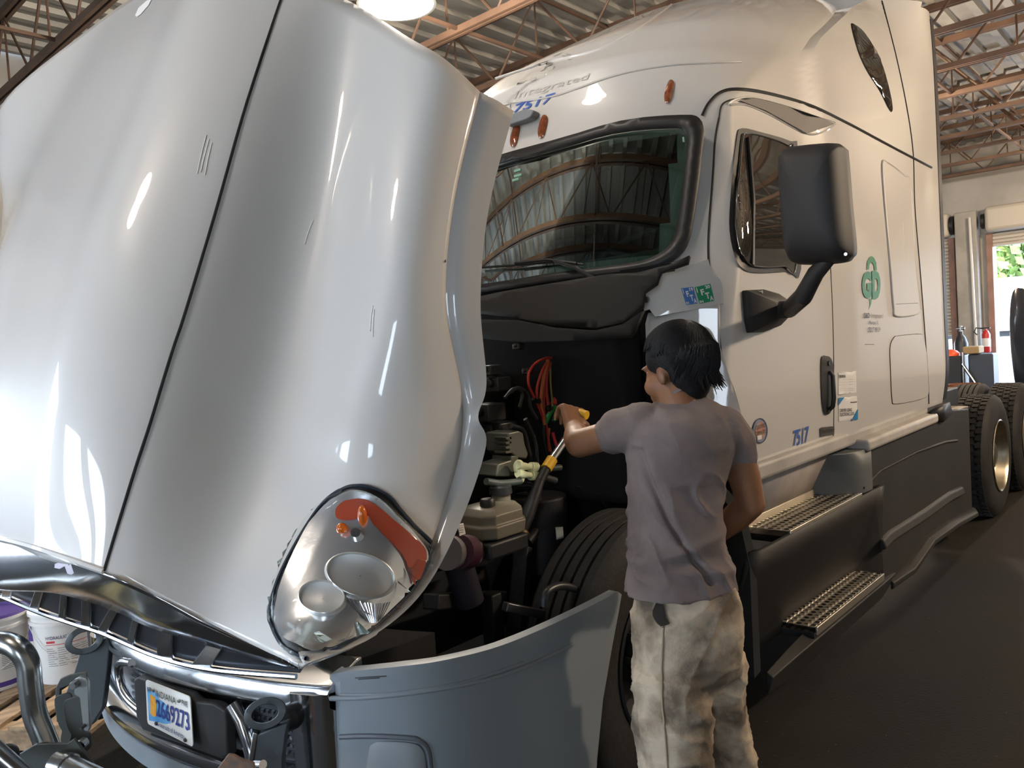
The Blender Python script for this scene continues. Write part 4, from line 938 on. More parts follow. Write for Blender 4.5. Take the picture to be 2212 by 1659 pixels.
b = MB(); b.add([(5.75,1.42,1.0),(6.6,1.42,.985),(6.6,1.75,.99),(5.9,1.75,1.0)], [(0,1,2,3)]); b.build('deck_plate', mat('diamond_plate', (.45,.38,.30), .4, .6, var=.3), TR, solid=.012)
b = MB(); b.box((5.75,1.55,.93),(6.9,1.9,1.12)); b.build('frame_deck', mat('frame_black', (.018,.02,.024), .5), TR, bevel=.01)
b = MB(); b.add([(5.55,1.43,1.06),(5.95,1.43,1.09),(6.02,1.43,1.0),(5.75,1.43,.97)], [(0,1,2,3)]); b.build('mud_guard', blackm, TR, solid=.04)
for yy in (2.15, 2.95):
    b = MB(); b.box((1.15,yy,.55),(9.2,yy+.08,.82)); b.build('frame_rail', blackm, TR)
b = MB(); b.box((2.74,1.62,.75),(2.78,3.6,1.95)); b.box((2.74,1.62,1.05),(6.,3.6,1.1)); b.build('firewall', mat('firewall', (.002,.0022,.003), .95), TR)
# wheel arch behind the front wheel
b = MB(); arch = [(2.92,.24),(2.93,.7),(2.86,.92),(2.72,1.03)]
b.loft([[V((x,1.44,z)), V((x,1.95,z)), V((x+.04,1.95,z+.02)), V((x+.04,1.43,z+.02))] for x, z in arch]); b.build('wheel_arch_liner', mat('liner', (.02,.022,.022), .6), TR)
# wheels
def wheel(name, X, y0, lab, wd=.28, R=.505, rim=True, lugs=True, rimm=None):
    b = MB(); prof = [(.285,.0),(.36,-.012),(.44,-.005),(.485,.012),(R-.006,.03)]
    ng = 4
    for k in range(ng+1):
        a = .03+(wd-.06)*k/(ng+1); c = .03+(wd-.06)*(k+1)/(ng+1)
        prof += [(R, a+.006), (R, c-.006), (R-.014, c-.003), (R-.014, c+.003)]
    prof = prof[:-2]+[(R-.006, wd-.03),(.485,wd-.012),(.44,wd+.005),(.36,wd+.012),(.285,wd)]
    b.lathe(prof, (X, y0, R), (0,1,0), 72)
    if lugs:
        for k in range(54):
            a = 2*math.pi*k/54
            for j, yy in enumerate((.035, .09, .145, .20)):
                aa = a+(j % 2)*.058; M = Matrix.Translation((X, y0+yy, R)) @ Matrix.Rotation(aa, 4, 'Y'); b.box((-.019,.0,R-.012),(.019,.044,R+.006), M)
    t = b.build(name, tirem, TR, angle=35)
    if rim:
        b = MB(); b.lathe([(.285,.0),(.30,-.008),(.292,-.014),(.275,.01),(.262,.07),(.24,.10),(.15,.11),(.11,.10),(.11,.045),(.09,.03),(0,.03)], (X, y0, R), (0,1,0), 48); o = b.build('rim', rimm or mat('rim_alu', (.52,.47,.36), .3, 1., var=.3, vscale=10), None); o.parent = t
        for k in range(10):
            a = 2*math.pi*k/10; b = MB(); b.lathe([(0,-.02),(.012,-.02),(.014,.02)], (X+.135*math.cos(a), y0+.07, R+.135*math.sin(a)), (0,1,0), 6); o = b.build('lug_nut', rimm or chrome, None); o.parent = t
        for k in range(5):
            a = 2*math.pi*(k+.3)/5; b = MB(); b.lathe([(0,0),(.028,0)], (X+.215*math.cos(a), y0+.088, R+.215*math.sin(a)), (0,1,0), 16); o = b.build('hand_hole', inkm, None); o.parent = t
    return t
wheel('rear_tire', 7.42, 1.38, ''); wheel('rear_tire', 8.68, 1.38, '')
wheel('rear_tire', 7.42, 1.70, '', rim=False, lugs=False); wheel('rear_tire', 8.68, 1.70, '', rim=False, lugs=False)
wheel('rear_tire', 7.42, 3.54, '', rim=False, lugs=False); wheel('rear_tire', 8.68, 3.54, '', rim=False, lugs=False)
wheel('front_tire', 2.40, 1.53, '', lugs=False, rimm=blackm); wheel('front_tire', 2.32, 3.37, '', lugs=False, rim=False)
for X in (7.42, 8.68, 2.32):
    b = MB(); b.cyl((X,1.7,.5),(X,3.55,.5), .07); b.build('axle', blackm, TR)
b = MB(); b.box((6.95,1.62,.88),(7.05,1.95,1.0)); b.build('mud_flap_bracket', blackm, TR)
# ---------------- engine bay
eb = lambda x, y, Y=2.1: U(x, y, Y=Y)
b = MB(); b.box((1.35,2.35,.7),(2.6,2.95,1.35)); b.box((1.5,2.3,1.2),(2.5,2.6,1.55)); b.cyl((1.25,2.6,1.05),(1.4,2.6,1.05), .3); b.build('engine_block', black, TR, bevel=.03)
b = MB(); b.box((1.16,1.85,.62),(1.26,3.35,1.30)); b.build('radiator', mat('radiator_dark', (.008,.01,.012), .5, bump=.3), TR, bevel=.02)
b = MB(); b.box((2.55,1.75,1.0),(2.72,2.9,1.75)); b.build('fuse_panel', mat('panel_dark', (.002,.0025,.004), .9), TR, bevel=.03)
def hose(name, pts, r, m, Y=2.1, n=10, corr=0):
    P = smoothpoly([eb(p[0], p[1], p[2] if len(p) > 2 else Y) for p in pts], 8, closed=False); b = MB()
    if corr:
        Q = []; 
        for i in range(len(P)-1):
            for k in range(3): Q.append(P[i].lerp(P[i+1], k/3))
        b.tube(Q, [r*(1 if i % 2 else .86) for i in range(len(Q))], n)
    else: b.tube(P, r, n)
    return b.build(name, m, TR)
redw = mat('red_wire', (.50,.045,.03), .45); orw = mat('orange_wire', (.55,.14,.05), .45); grw = mat('green_hose', (.02,.32,.07), .4)
hose('red_cable', [(1202,773),(1180,774),(1157,785),(1143,805),(1142,830),(1152,855),(1166,885),(1176,910)], .006, redw)
hose('red_cable', [(1185,778),(1172,800),(1161,835),(1160,862)], .006, redw)
hose('red_cable', [(1184,778),(1176,810),(1170,850),(1170,880),(1178,920)], .008, orw)
hose('red_cable', [(1187,780),(1181,815),(1181,850),(1185,880),(1186,905)], .006, redw)
hose('red_cable', [(1190,785),(1178,820),(1175,880),(1182,930),(1186,975)], .005, redw)
hose('yellow_cable', [(1189,782),(1190,830),(1193,865),(1193,885)], .004, mat('olive_wire', (.22,.20,.03), .5))
hose('orange_cable', [(1187,925),(1185,950),(1192,985)], .005, orw)
hose('red_cable', [(1194,935),(1200,955),(1206,972)], .007, mat('bright_red_wire', (.75,.06,.06), .4))
hose('red_battery_sleeve', [(1210,842),(1202,860),(1196,875)], .016, redw)
hose('green_hose', [(1268,805),(1250,825),(1215,858),(1190,890),(1178,915)], .011, grw)
hose('green_hose', [(1215,850),(1204,880),(1196,910)], .009, mat('green_hose_dark', (.01,.16,.05), .5))
hose('black_cable_loop', [(1176,918),(1175,945),(1182,985),(1190,1010)], .008, blackm)
for x, y, x2, y2 in ((1152,861,1160,868),(1161,861,1165,870),(1183,875,1186,888),(1191,878,1191,890)):
    b = MB(); b.cyl(eb(x, y), eb(x2, y2), .010, n=10); b.build('cable_boot', rubber, TR)
hose('corrugated_hose', [(1322,716),(1326,760),(1334,820),(1340,870),(1346,900)], .035, mat('corrugated_black', (.035,.028,.026), .5), Y=2.0, corr=1, n=14)
for pts, r in (([(1290,700),(1296,760),(1290,830),(1300,900),(1310,960)], .02), ([(1380,790),(1384,840),(1388,900)], .012), ([(1370,800),(1364,860),(1370,930)], .008), ([(1090,860),(1110,840),(1128,850),(1122,880)], .007), ([(1100,850),(1120,838),(1140,850),(1146,880),(1160,905)], .007), ([(1105,920),(1130,930),(1140,965),(1148,1000)], .010), ([(1135,905),(1155,950),(1160,1000)], .009), ([(1110,1050),(1140,1050),(1160,1080),(1165,1130),(1140,1170)], .020), ([(1250,1060),(1280,1040),(1310,1080),(1330,1140)], .02)):
    hose('engine_hose', pts, r, mat('hose_sheen', (.02,.022,.024), .35), Y=2.0)
random.seed(5)
for (x, y, s) in ((1230,790,.05),(1245,770,.035),(1262,750,.03),(1210,800,.03),(1255,800,.04),(1225,815,.03),(1285,745,.03),(1120,748,.02),(1140,802,.02),(1060,800,.03),(1075,830,.04),(1055,890,.05),(1080,930,.05)):
    b = MB(); p = eb(x, y, 2.15); b.box((p.x-s, p.y-s, p.z-s*.7), (p.x+s, p.y+s, p.z+s*.7)); b.cyl(p+V((-s*1.4,0,s*.2)), p+V((s*.5,0,s*.2)), s*.45, n=12); b.build('connector_block', mat('connector', (.022,.022,.024), .4), TR, bevel=.006)
b = MB(); b.ell(eb(1394,772,1.85), .035,.03,.025); b.cyl(eb(1394,772,1.85), eb(1398,800,1.9), .018); b.build('fluid_cap', mat('cap_grey', (.22,.22,.2), .5), TR)
b = MB(); b.tube([eb(1346,848,2.0), eb(1348,838,2.0), eb(1355,836,2.0)], .004, 6); b.build('dipstick_loop', mat('dip_yellow', (.6,.6,.05), .4), TR)
for q in ([(1319,876),(1326,877),(1327,890),(1320,890)], [(1201,1139),(1216,1138),(1218,1162),(1203,1166)]):
    b = MB(); b.add([eb(x, y, 1.93) for x, y in q], [(0,1,2,3)]); b.build('part_label', mat('label_grey', (.30,.34,.32), .5), TR, solid=.003, smooth=False)
b = MB(); p = eb(1330,884,1.96); b.box((p.x-.03,1.945,p.z-.04),(p.x+.04,2.0,p.z+.05)); b.build('relay_box', blackm, TR, bevel=.005)
p = eb(1210,1150,1.95); b = MB(); b.cyl((p.x,2.06,p.z-.16),(p.x,2.06,p.z+.14), .12, n=28); b.build('air_dryer', black, TR, bevel=.01)
# lit valve body with pale hose fittings
vb = mat('valve_alu', (.16,.165,.145), .45, .7)
def vbox(q, d, name='valve_body', m=vb, Y=1.98, bev=.006):
    b = MB(); b.prism([eb(x, y, Y) for x, y in q], (0, d, 0)); return b.build(name, m, TR, bevel=bev)
vbox([(1098,935),(1120,930),(1131,935),(1135,960),(1142,980),(1138,992),(1118,990),(1100,975)], .12)
vbox([(1076,1002),(1108,992),(1118,1000),(1122,1022),(1110,1030),(1072,1030)], .10)
vbox([(1104,985),(1120,984),(1120,998),(1104,998)], .10, bev=.003)
for y0 in (945, 955, 965, 975): vbox([(1092,y0),(1104,y0-2),(1106,y0+3),(1094,y0+5)], .06, 'valve_fin', bev=.001)
fit = mat('pale_fitting', (.72,.76,.50), .4, bump=.1)
for y0, x1 in ((1008, 1160), (1026, 1162)):
    b = MB(); P = [eb(1118, y0-4, 1.93), eb(1128, y0-1, 1.93), eb(1140, y0, 1.93), eb(1152, y0+1, 1.93), eb(x1, y0+2, 1.93)]; b.tube(P, [.016,.016,.012,.012,.014], 12)
    for k in (1146, 1151, 1156): b.cyl(eb(k, y0+1, 1.93), eb(k+2, y0+1.4, 1.93), .019, n=12)
    b.build('hose_fitting', fit, TR)
b = MB(); b.ell(eb(1121,1010,1.94), .025,.02,.03); b.ell(eb(1124,1034,1.94), .016,.016,.018); b.build('fitting_manifold', fit, TR)
for q in ([(1161,1011),(1185,1012),(1210,1010)], [(1163,1029),(1180,1032),(1200,1038)], [(1124,1040),(1110,1042),(1080,1044),(1050,1040)]): hose('coolant_line', q, .013, mat('line_grey', (.05,.06,.06), .4), Y=1.93)
# coolant reservoir
rs = mat('reservoir_plastic', (.20,.18,.135), .45, trans=.15, var=.15)
S = [(-.16,-.09,0),(.16,-.09,0)]
c0 = eb(1062, 1112, 1.93); b = MB()
def rr_(hx_, hy_, z, ch=.04, dx=0): return [c0+V((dx+a, c, z)) for a, c in ((-hx_+ch,-hy_),(hx_-ch,-hy_),(hx_,-hy_+ch),(hx_,hy_-ch),(hx_-ch,hy_),(-hx_+ch,hy_),(-hx_,hy_-ch),(-hx_,-hy_+ch))]
b.loft([rr_(.09,.08,-.070), rr_(.11,.09,-.062), rr_(.115,.095,-.022), rr_(.108,.088,-.016), rr_(.108,.088,.016), rr_(.09,.07,.038), rr_(.055,.045,.045)])
rsv = b.build('coolant_reservoir', rs, TR, bevel=.01)
b = MB(); b.cyl(c0+V((.055,0,.02)), c0+V((.055,0,.068)), .034); o = b.build('filler_neck', rs, None); o.parent = rsv
b = MB(); b.lathe([(0,.10),(.03,.10),(.040,.092),(.042,.066),(0,.066)], c0+V((.055,0,0)), n=12); o = b.build('reservoir_cap', rubber, None); o.parent = rsv
b = MB(); b.lathe([(0,.068),(.022,.068),(.027,.058),(.027,.036),(0,.036)], c0+V((-.042,-.025,0)), n=12); o = b.build('pressure_cap', rubber, None); o.parent = rsv
b = MB(); b.box(c0+V((-.11,-.09,-.13)), c0+V((.09,.09,-.072))); b.build('reservoir_bracket', blackm, TR, bevel=.01)
b = MB(); b.add([U(x, y, Y=1.78) for x, y in [(989,1133),(1001,1130),(1006,1153),(993,1158)]], [(0,1,2,3)]); b.build('warning_tag', white, TR, solid=.002, smooth=False)
for i in range(4): 
    b = MB(); b.bar(U(992,1136+i*5,Y=1.772), U(1001,1134.5+i*5,Y=1.772), .0025, .001); b.build('tag_print', inkm, TR)
# hood strut with yellow label, dark shock and clamp
p0, p1, p2, p3 = eb(1222,950,1.9), eb(1193,992,1.9), eb(1172,1025,1.9), eb(1119,1165,1.9)
b = MB(); b.cyl(p0, p1, .017); st = b.build('hood_strut', chrome, TR)
b = MB(); b.cyl(p1.lerp(p2,.0), p1.lerp(p2,.62), .022); o = b.build('strut_label', mat('yellow_label', (.75,.42,.02), .4), None); o.parent = st
b = MB(); b.cyl(p1.lerp(p2,.62), p2.lerp(p3,.1), .018); b.tube([p2, p2.lerp(p3,.3), p2.lerp(p3,.62), p3], [.015,.022,.028,.02], 14); o = b.build('strut_body', rubber, None); o.parent = st
b = MB(); b.lathe([(.03,-.008),(.034,-.008),(.034,.008),(.03,.008)], p2.lerp(p3,.9), (p3-p2), 20); b.build('hose_clamp', mat('brass', (.5,.35,.2), .3, 1.), TR)
# lower front: dark pieces, oil filter, hose and steel beam over the fairing
b = MB(); b.cyl(eb(985,1200,1.9), eb(1015,1300,1.9), .05); b.build('washer_bottle', mat('purple_dark', (.012,.010,.018), .5), TR)
b = MB(); b.cyl(eb(965,1195,1.85), eb(1035,1190,1.95), .055, n=20); b.ell(eb(1030,1205,1.85), .018,.018,.02); b.build('oil_filter', mat('filter_white', (.12,.11,.11), .5), TR)
b = MB(); b.cyl(eb(990,1192,1.845), eb(1010,1192,1.87), .056, n=20); b.build('filter_label', mat('label_plum', (.04,.008,.02), .5), TR)
hose('fender_hose', [(1175,1310),(1180,1280),(1210,1266),(1250,1275),(1300,1302)], .014, mat('hose_sheen', (0,0,0)), Y=1.62)
b = MB(); b.bar(U(1090,1310,Y=1.75), U(1185,1330,Y=1.72), .03, .03); b.build('fairing_bracket', mat('bracket_grey', (.10,.10,.11), .35, .7), TR, bevel=.004)
for a, c in (((1060,1280,1.9),(1070,1420,1.9)), ((1130,1180,1.95),(1110,1420,1.9)), ((930,1300,1.9),(1080,1290,2.1))):
    b = MB(); b.bar(eb(*a), eb(*c), .06, .05); b.build('support_bracket', black, TR, bevel=.006)
b = MB(); b.bar((1.2,1.72,.74), (1.35,3.4,.74), .08, .06); b.bar((1.2,1.7,.74),(1.5,1.55,.70),.05,.04); b.build('bumper_beam', blackm, TR)
# ------------------------------------------------------------ the mechanic
D0 = 2.2; S0 = F/D0
pc = PD(1480, 1260, D0); MP = thing('person', 'person in a grey t-shirt and dirty stained trousers leaning into the engine bay', 'person', (pc.x, pc.y, 0))
Fh = V((math.cos(TH), math.sin(TH), 0)); Rh = V((math.sin(TH), -math.cos(TH), 0)); Zh = V((0, 0, 1))
skin = mat('skin', (.25,.115,.058), .5, bump=.08, bscale=120, var=.25, vscale=9, spec=.4)
shirtm = mat('shirt_cloth', (.185,.150,.143), .9, bump=.25, bscale=300, var=.3, vscale=7, col2=(.13,.104,.098), sheen=.0)
pantm = mat('dirty_trousers', (.45,.37,.275), .9, bump=.3, bscale=200, var=.6, vscale=7.5, col2=(.13,.10,.07), detail=9, cstops=(.40,.60))
hairm = mat('black_hair', (.008,.008,.009), .6, spec=.25, bump=.3, bscale=200)
psi = math.radians(18)
def cap_(b, p, q, r0, r1, n=16, m=6):
    """tapered capsule"""
    p, q = V(p), V(q); d = (q-p).normalized(); pts = []; rs = []
    for i in range(m, 0, -1): a = math.pi/2*i/m; pts.append(p-d*r0*math.sin(a)); rs.append(max(r0*math.cos(a), .0008))
    for i in range(6): t = i/5; pts.append(p.lerp(q, t)); rs.append(r0+(r1-r0)*t)
    for i in range(1, m+1): a = math.pi/2*i/m; pts.append(q+d*r1*math.sin(a)); rs.append(max(r1*math.cos(a), .0008))
    b.tube(pts, rs, n)
def rings_(b, rows, yaw, pw=2.3, n=28):
    R = []
    ax = Rh*math.cos(yaw)+Fh*math.sin(yaw); ay = Fh*math.cos(yaw)-Rh*math.sin(yaw)
    for (y, xl, xr, dd, hd) in rows:
        dep = D0+dd; c = PD((xl+xr)/2, y, dep); hw_ = (xr-xl)/2*dep/F
        ring = []
        for k in range(n):
            a = 2*math.pi*k/n; ca, sa = math.cos(a), math.sin(a); e = 2/pw
            ring.append(c + ax*(hw_*abs(ca)**e*(1 if ca > 0 else -1)) + ay*(hd*abs(sa)**e*(1 if sa > 0 else -1)))
        R.append(ring)
    b.loft(R)
# body: one continuous surface
B = MB()
rings_(B, [(1300,1392,1570,0,.09),(1200,1382,1548,0,.078),(1100,1384,1536,0,.076),(1000,1384,1550,0,.080),(940,1382,1562,.0,.078),(905,1400,1550,.01,.065),(885,1430,1520,.02,.05),(855,1440,1510,.02,.05)], psi)
cap_(B, PD(1470,880,D0), PD(1450,822,D0+.04), .058, .054)
hyaw = math.radians(40)
hf = Fh*math.cos(hyaw)-Rh*math.sin(hyaw); hr = Rh*math.cos(hyaw)+Fh*math.sin(hyaw)
hf = (hf - Zh*.22).normalized(); hz_ = hr.cross(hf).normalized(); 
HM = Matrix((hr, hf, hz_)).transposed()
hc = PD(1460, 794, D0+.03)
def hp(x, y, z): return hc + hr*x + hf*y + hz_*z
B.ell(hp(0,-.01,.02), .076, .094, .088, HM, 24, 16); B.ell(hp(0,.045,-.035), .060, .058, .075, HM, 20, 12); B.ell(hp(0,.062,-.085), .036,.038,.028, HM)
B.ell(hp(0,.104,-.028), .013,.020,.022, HM); B.ell(hp(0,.092,-.004), .010,.014,.026, HM); B.ell(hp(0,.094,-.062), .024,.014,.008, HM); B.ell(hp(0,.094,-.072), .021,.013,.008, HM)
for s in (-1, 1):
    B.ell(hp(.077*s,-.004,-.022), .009,.016,.027, HM); B.ell(hp(.036*s,.078,.018), .022,.012,.006, HM); B.ell(hp(.05*s,.05,-.04), .022,.035,.03, HM)
# arms
LS, LE, LW = PD(1345,932,D0+.02), PD(1252,958,D0+.13), PD(1240,925,D0+.32)
cap_(B, PD(1400,920,D0), LS, .050, .040); cap_(B, LS, LE, .042, .043); cap_(B, LE, LE.lerp(LW,.35), .043, .045); cap_(B, LE.lerp(LW,.35), LW, .045, .029)
RS, RE, RW = PD(1588,950,D0), PD(1622,1088,D0+.03), PD(1545,1158,D0+.20)
cap_(B, PD(1540,930,D0), RS, .055, .044); cap_(B, RS, RS.lerp(RE,.5), .044, .046); cap_(B, RS.lerp(RE,.5), RE, .047, .040); cap_(B, RE, RE.lerp(RW,.4), .041, .042); cap_(B, RE.lerp(RW,.4), RW, .042, .028)
def hand(W, fdir, side, curl, thumbv):
    """palm and five bent fingers; fdir = direction of the palm, side = knuckle row direction, curl = direction fingers bend to"""
    fdir = fdir.normalized(); side = (side-fdir*side.dot(fdir)).normalized(); curl = fdir.cross(side)*(1 if curl > 0 else -1)
    for k in (-.5, -.17, .17, .5): cap_(B, W+side*.03*k*1.2, W+fdir*.085+side*.066*k, .017, .0145, 10, 4)
    for i, (k, L) in enumerate(zip((-.5,-.17,.17,.5), (.92,1.06,1.,.8))):
        a = W+fdir*.088+side*.07*k; b1 = a+(fdir*.55+curl*.85).normalized()*.040*L; b2 = b1+(curl-fdir*.45).normalized()*.028*L; b3 = b2+(curl*.25-fdir).normalized()*.022*L
        cap_(B, a, b1, .0105, .0098, 10, 4); cap_(B, b1, b2, .0098, .009, 10, 4); cap_(B, b2, b3, .009, .0078, 10, 4)
    t0 = W+fdir*.028+side*.035*thumbv; t1 = t0+(side*thumbv*.6+fdir*.6+curl*.5).normalized()*.040; t2 = t1+(fdir*.7+curl*.7-side*thumbv*.35).normalized()*.032
    cap_(B, t0, t1, .0155, .012, 10, 4); cap_(B, t1, t2, .0118, .0095, 10, 4)
hd_ = (PD(1238,898,D0+.36)-LW); hand(LW, hd_, Rh*.6+Fh*.4, 1, 1)
hand(RW, (RW-RE), Zh, 1, 1)
# legs under the trousers
for pts in (([PD(1445,1290,D0-.02), PD(1452,1600,D0-.05), PD(1466,1900,D0-.03)], (.075,.055,.042)), ([PD(1525,1300,D0+.04), PD(1578,1600,D0+.13), PD(1640,1900,D0+.17)], (.07,.045,.04))):
    ps, rs = pts; cap_(B, ps[0], ps[1], rs[0], rs[1]); cap_(B, ps[1], ps[2], rs[1], rs[2])
bodyo = remesh('body', B, .006, skin, MP, smooth=5)
for s in (-1, 1):
    b = MB(); b.ell(hp(.034*s,.068,.004), .011,.008,.008, HM); b.build('eye', mat('eye_white', (.6,.58,.55), .2), MP)
# t-shirt
Sh = MB()
rings_(Sh, [(1272,1350,1588,0,.125),(1240,1354,1584,0,.122),(1200,1358,1574,0,.116),(1150,1358,1560,0,.112),(1100,1358,1558,0,.112),(1050,1357,1564,0,.114),(1000,1355,1578,0,.118),(960,1352,1594,0,.118),(925,1350,1602,0,.112),(900,1362,1590,.0,.098),(880,1392,1558,.01,.078),(862,1428,1520,.015,.060)], psi, 2.5, 36)
cap_(Sh, PD(1390,922,D0), PD(1338,930,D0+.03), .072, .064); cap_(Sh, PD(1338,930,D0+.03), PD(1322,940,D0+.06), .064, .056)
cap_(Sh, PD(1560,930,D0), PD(1588,955,D0+.01), .072, .060); cap_(Sh, PD(1588,955,D0+.01), PD(1598,982,D0+.012), .060, .053)
def folds(seed, amp, ax, sc1, sc2):
    ax = V(ax).normalized()
    def f(p, n):
        q = p-ax*(p.dot(ax))*.72
        a = noise.noise(q*sc1+V((seed,0,0))); r = 1-abs(noise.noise(q*sc2+V((0,seed,0))))*2
        return amp*(a*.9+ max(0, r)**3*.9-.3)
    return f
diag = (Rh*.55 - Zh*.85)
ff = folds(3.1, .009, diag, 11, 17)
def fshirt(p, n):
    z = p.z; k = 1. if z < 1.25 else .45
    r = (p-pc).dot(Rh)
    pull = .010*math.exp(-((z-1.08-.25*r)/.018)**2)+.008*math.exp(-((z-1.02+.15*r)/.014)**2) - .010*math.exp(-((z-1.045+.0*r)/.02)**2)
    line = -.017*math.exp(-(((r+.12) - max(0,1.36-z)**1.5*.75)/.011)**2) if .98 < z < 1.36 else 0
    back = n.dot(-Fh) > -.2
    return ff(p, n)*k + (pull*.9 if back else 0) + (line if back else 0)
remesh('t_shirt', Sh, .0055, shirtm, MP, smooth=3, disp=fshirt)
b = MB(); nc = PD(1475,868,D0+.02); axn = (PD(1462,850,D0+.03)-PD(1478,880,D0+.0)).normalized(); o_ = axn.orthogonal().normalized(); o2_ = axn.cross(o_)
b.tube([nc+(o_*math.cos(a)+o2_*math.sin(a))*.066 for a in [2*math.pi*i/30 for i in range(30)]], .008, 8, closed=True); b.build('collar', shirtm, MP)
# trousers
Pt = MB()
rings_(Pt, [(1258,1372,1585,0,.112),(1300,1370,1596,0,.122),(1350,1367,1604,0,.125),(1400,1366,1600,.0,.125),(1450,1368,1592,.0,.118),(1490,1369,1560,.0,.10)], psi*.6, 2.4, 34)
rings_(Pt, [(1440,1368,1535,-.03,.10),(1500,1369,1536,-.04,.10),(1560,1372,1536,-.05,.098),(1620,1378,1537,-.05,.094),(1680,1384,1536,-.05,.09),(1760,1390,1534,-.04,.085),(1880,1400,1530,-.03,.08),(1950,1402,1534,-.02,.08)], .1, 2.4, 30)
rings_(Pt, [(1400,1460,1598,.05,.11),(1460,1480,1600,.07,.11),(1500,1496,1602,.09,.10),(1540,1512,1608,.11,.095),(1600,1530,1620,.13,.09),(1680,1552,1636,.15,.085),(1780,1572,1658,.17,.08),(1940,1596,1688,.18,.08)], .1, 2.4, 30)
f1 = folds(8.2, .010, Zh*.8+Rh*.35, 8, 11); f2 = folds(5.5, .006, Rh*.8-Zh*.5, 14, 20)
def fp_(p, n): return f1(p, n)+f2(p, n)*(1.5 if p.z < .75 else .8)
remesh('trousers', Pt, .0075, pantm, MP, smooth=4, disp=fp_)
# pocket openings, side seam, back pocket
dg = bpy.context.evaluated_depsgraph_get()
tro = [o for o in MP.children if o.name.startswith('trousers')][0]; t_bvh = BVHTree.FromPolygons([v.co for v in tro.data.vertices], [tuple(p.vertices) for p in tro.data.polygons])
pk = mat('pocket_dark', (.03,.027,.024), 1., spec=.1); stt = mat('seam_thread', (.30,.24,.16), .9)
decal('side_pocket', [(1428,1262),(1432,1262),(1434,1300),(1440,1335),(1448,1348),(1432,1352),(1418,1336),(1414,1318),(1424,1290)], t_bvh, pk, MP, .009, step=7, sm=2)
seam('pocket_welt', [(1424,1262),(1420,1290),(1413,1315),(1417,1336),(1434,1354)], t_bvh, pantm, MP, .0045, off=.004)
seam('trouser_side_seam', [(1434,1354),(1430,1420),(1430,1500),(1436,1580),(1442,1659),(1446,1720)], t_bvh, stt, MP, .003, off=.002)
decal('back_pocket', [(1518,1267),(1566,1263),(1562,1276),(1545,1284),(1530,1284),(1519,1277)], t_bvh, mat('pocket_brown', (.20,.16,.11), .9), MP, .004, step=7)  # back pocket in a darker brown than the trousers
seam('pocket_welt', [(1516,1264),(1540,1264),(1567,1259)], t_bvh, pantm, MP, .004, off=.005)
# boots
for (q, l) in ((PD(1462,1960,D0-.02), 0), (PD(1645,1950,D0+.17), 0)):
    b = MB(); c = V((q.x, q.y, 0)); fw = (Fh*.9-Rh*.3).normalized(); sd = V((fw.y,-fw.x,0))
    b.loft([[c+fw*(.03+hl*math.cos(a))+sd*hw*math.sin(a)+Zh*z for a in [2*math.pi*k/20 for k in range(20)]] for hl, hw, z in ((.14,.052,0),(.145,.055,.03),(.13,.052,.05),(.10,.05,.08),(.06,.05,.12),(.055,.05,.2))]); b.build('boot', mat('boot_leather', (.05,.035,.025), .6), MP)
# hair: cap plus strands following the head from the crown
Hh = MB(); Hh.ell(hp(0,-.018,.030), .083,.101,.088, HM, 28, 18); Hh.ell(hp(0,-.050,-.020), .074,.058,.072, HM, 24, 14); Hh.ell(hp(.0,-.056,-.065), .052,.028,.040, HM)
random.seed(21); crown = V((.01,-.06,.10)).normalized()
def headpt(d, k=1.0):
    rx, ry, rz = .086*k, .104*k, (.092 if d.z > 0 else .14)*k
    t = 1/math.sqrt((d.x/rx)**2+(d.y/ry)**2+(d.z/rz)**2); p = d*t
    return hp(p.x, p.y-.018-(.012 if d.z < 0 else 0), p.z+.034)
St = MB()
for i in range(3600):
    phi = random.uniform(0, 2*math.pi); e1 = crown.orthogonal().normalized(); e2 = crown.cross(e1); dr = e1*math.cos(phi)+e2*math.sin(phi)
    a0 = random.uniform(0, 1.5)
    end = a0+random.uniform(.6, 1.0); pts = []
    for j in range(6):
        a = a0+(end-a0)*j/5; d = (crown*math.cos(a)+(dr+e2*.25*math.sin(phi*2+1)*a*.3).normalized()*math.sin(a)).normalized()
        pts.append(d)
    last = pts[-1]
    if last.z < -.80: continue
    if last.y > .35 and last.z < .30: continue          # keep the face clear
    if abs(last.x) > .62 and last.y > -.15 and last.z < -.02: continue   # ears
    wob = random.uniform(-.003,.005)
    St.tube([headpt(d, 1.02+.025*math.sin(j*1.1)+wob*j) for j, d in enumerate(pts)], [.0036,.0042,.004,.0034,.0024,.0006], 4)
for i in range(10):  # a few loose strands standing off the back
    a = headpt(V((.5,-.45,.75)).normalized(), 1.0); q = V((random.uniform(.6,.9), random.uniform(-.6,-.2), random.uniform(.5,.9))).normalized()
    St.tube([a, headpt((V((.5,-.45,.75))+q).normalized(), 1.12), headpt(q, 1.10+random.uniform(0,.08))], [.0016,.0014,.0006], 4)
hobj = remesh('hair', Hh, .006, hairm, MP, smooth=4)
sto = St.build('hair_strands', hairm, None, fix=False); sto.parent = hobj; plabel(sto, 'black tousled hair strands')
# nape tuft
b = MB()
for i in range(90):
    d = V((random.uniform(-.5,.6), -1+random.uniform(0,.3), random.uniform(-1.1,-.75))).normalized(); a = headpt((d+V((0,0,.4))).normalized(), 1.0); c = headpt(d, .97); e = c+hr*random.uniform(-.01,.03)-hz_*random.uniform(.015,.045)-hf*.008
    b.tube([a, c, e], [.003,.003,.0007], 4)
o = b.build('hair_nape', hairm, None, fix=False); o.parent = hobj
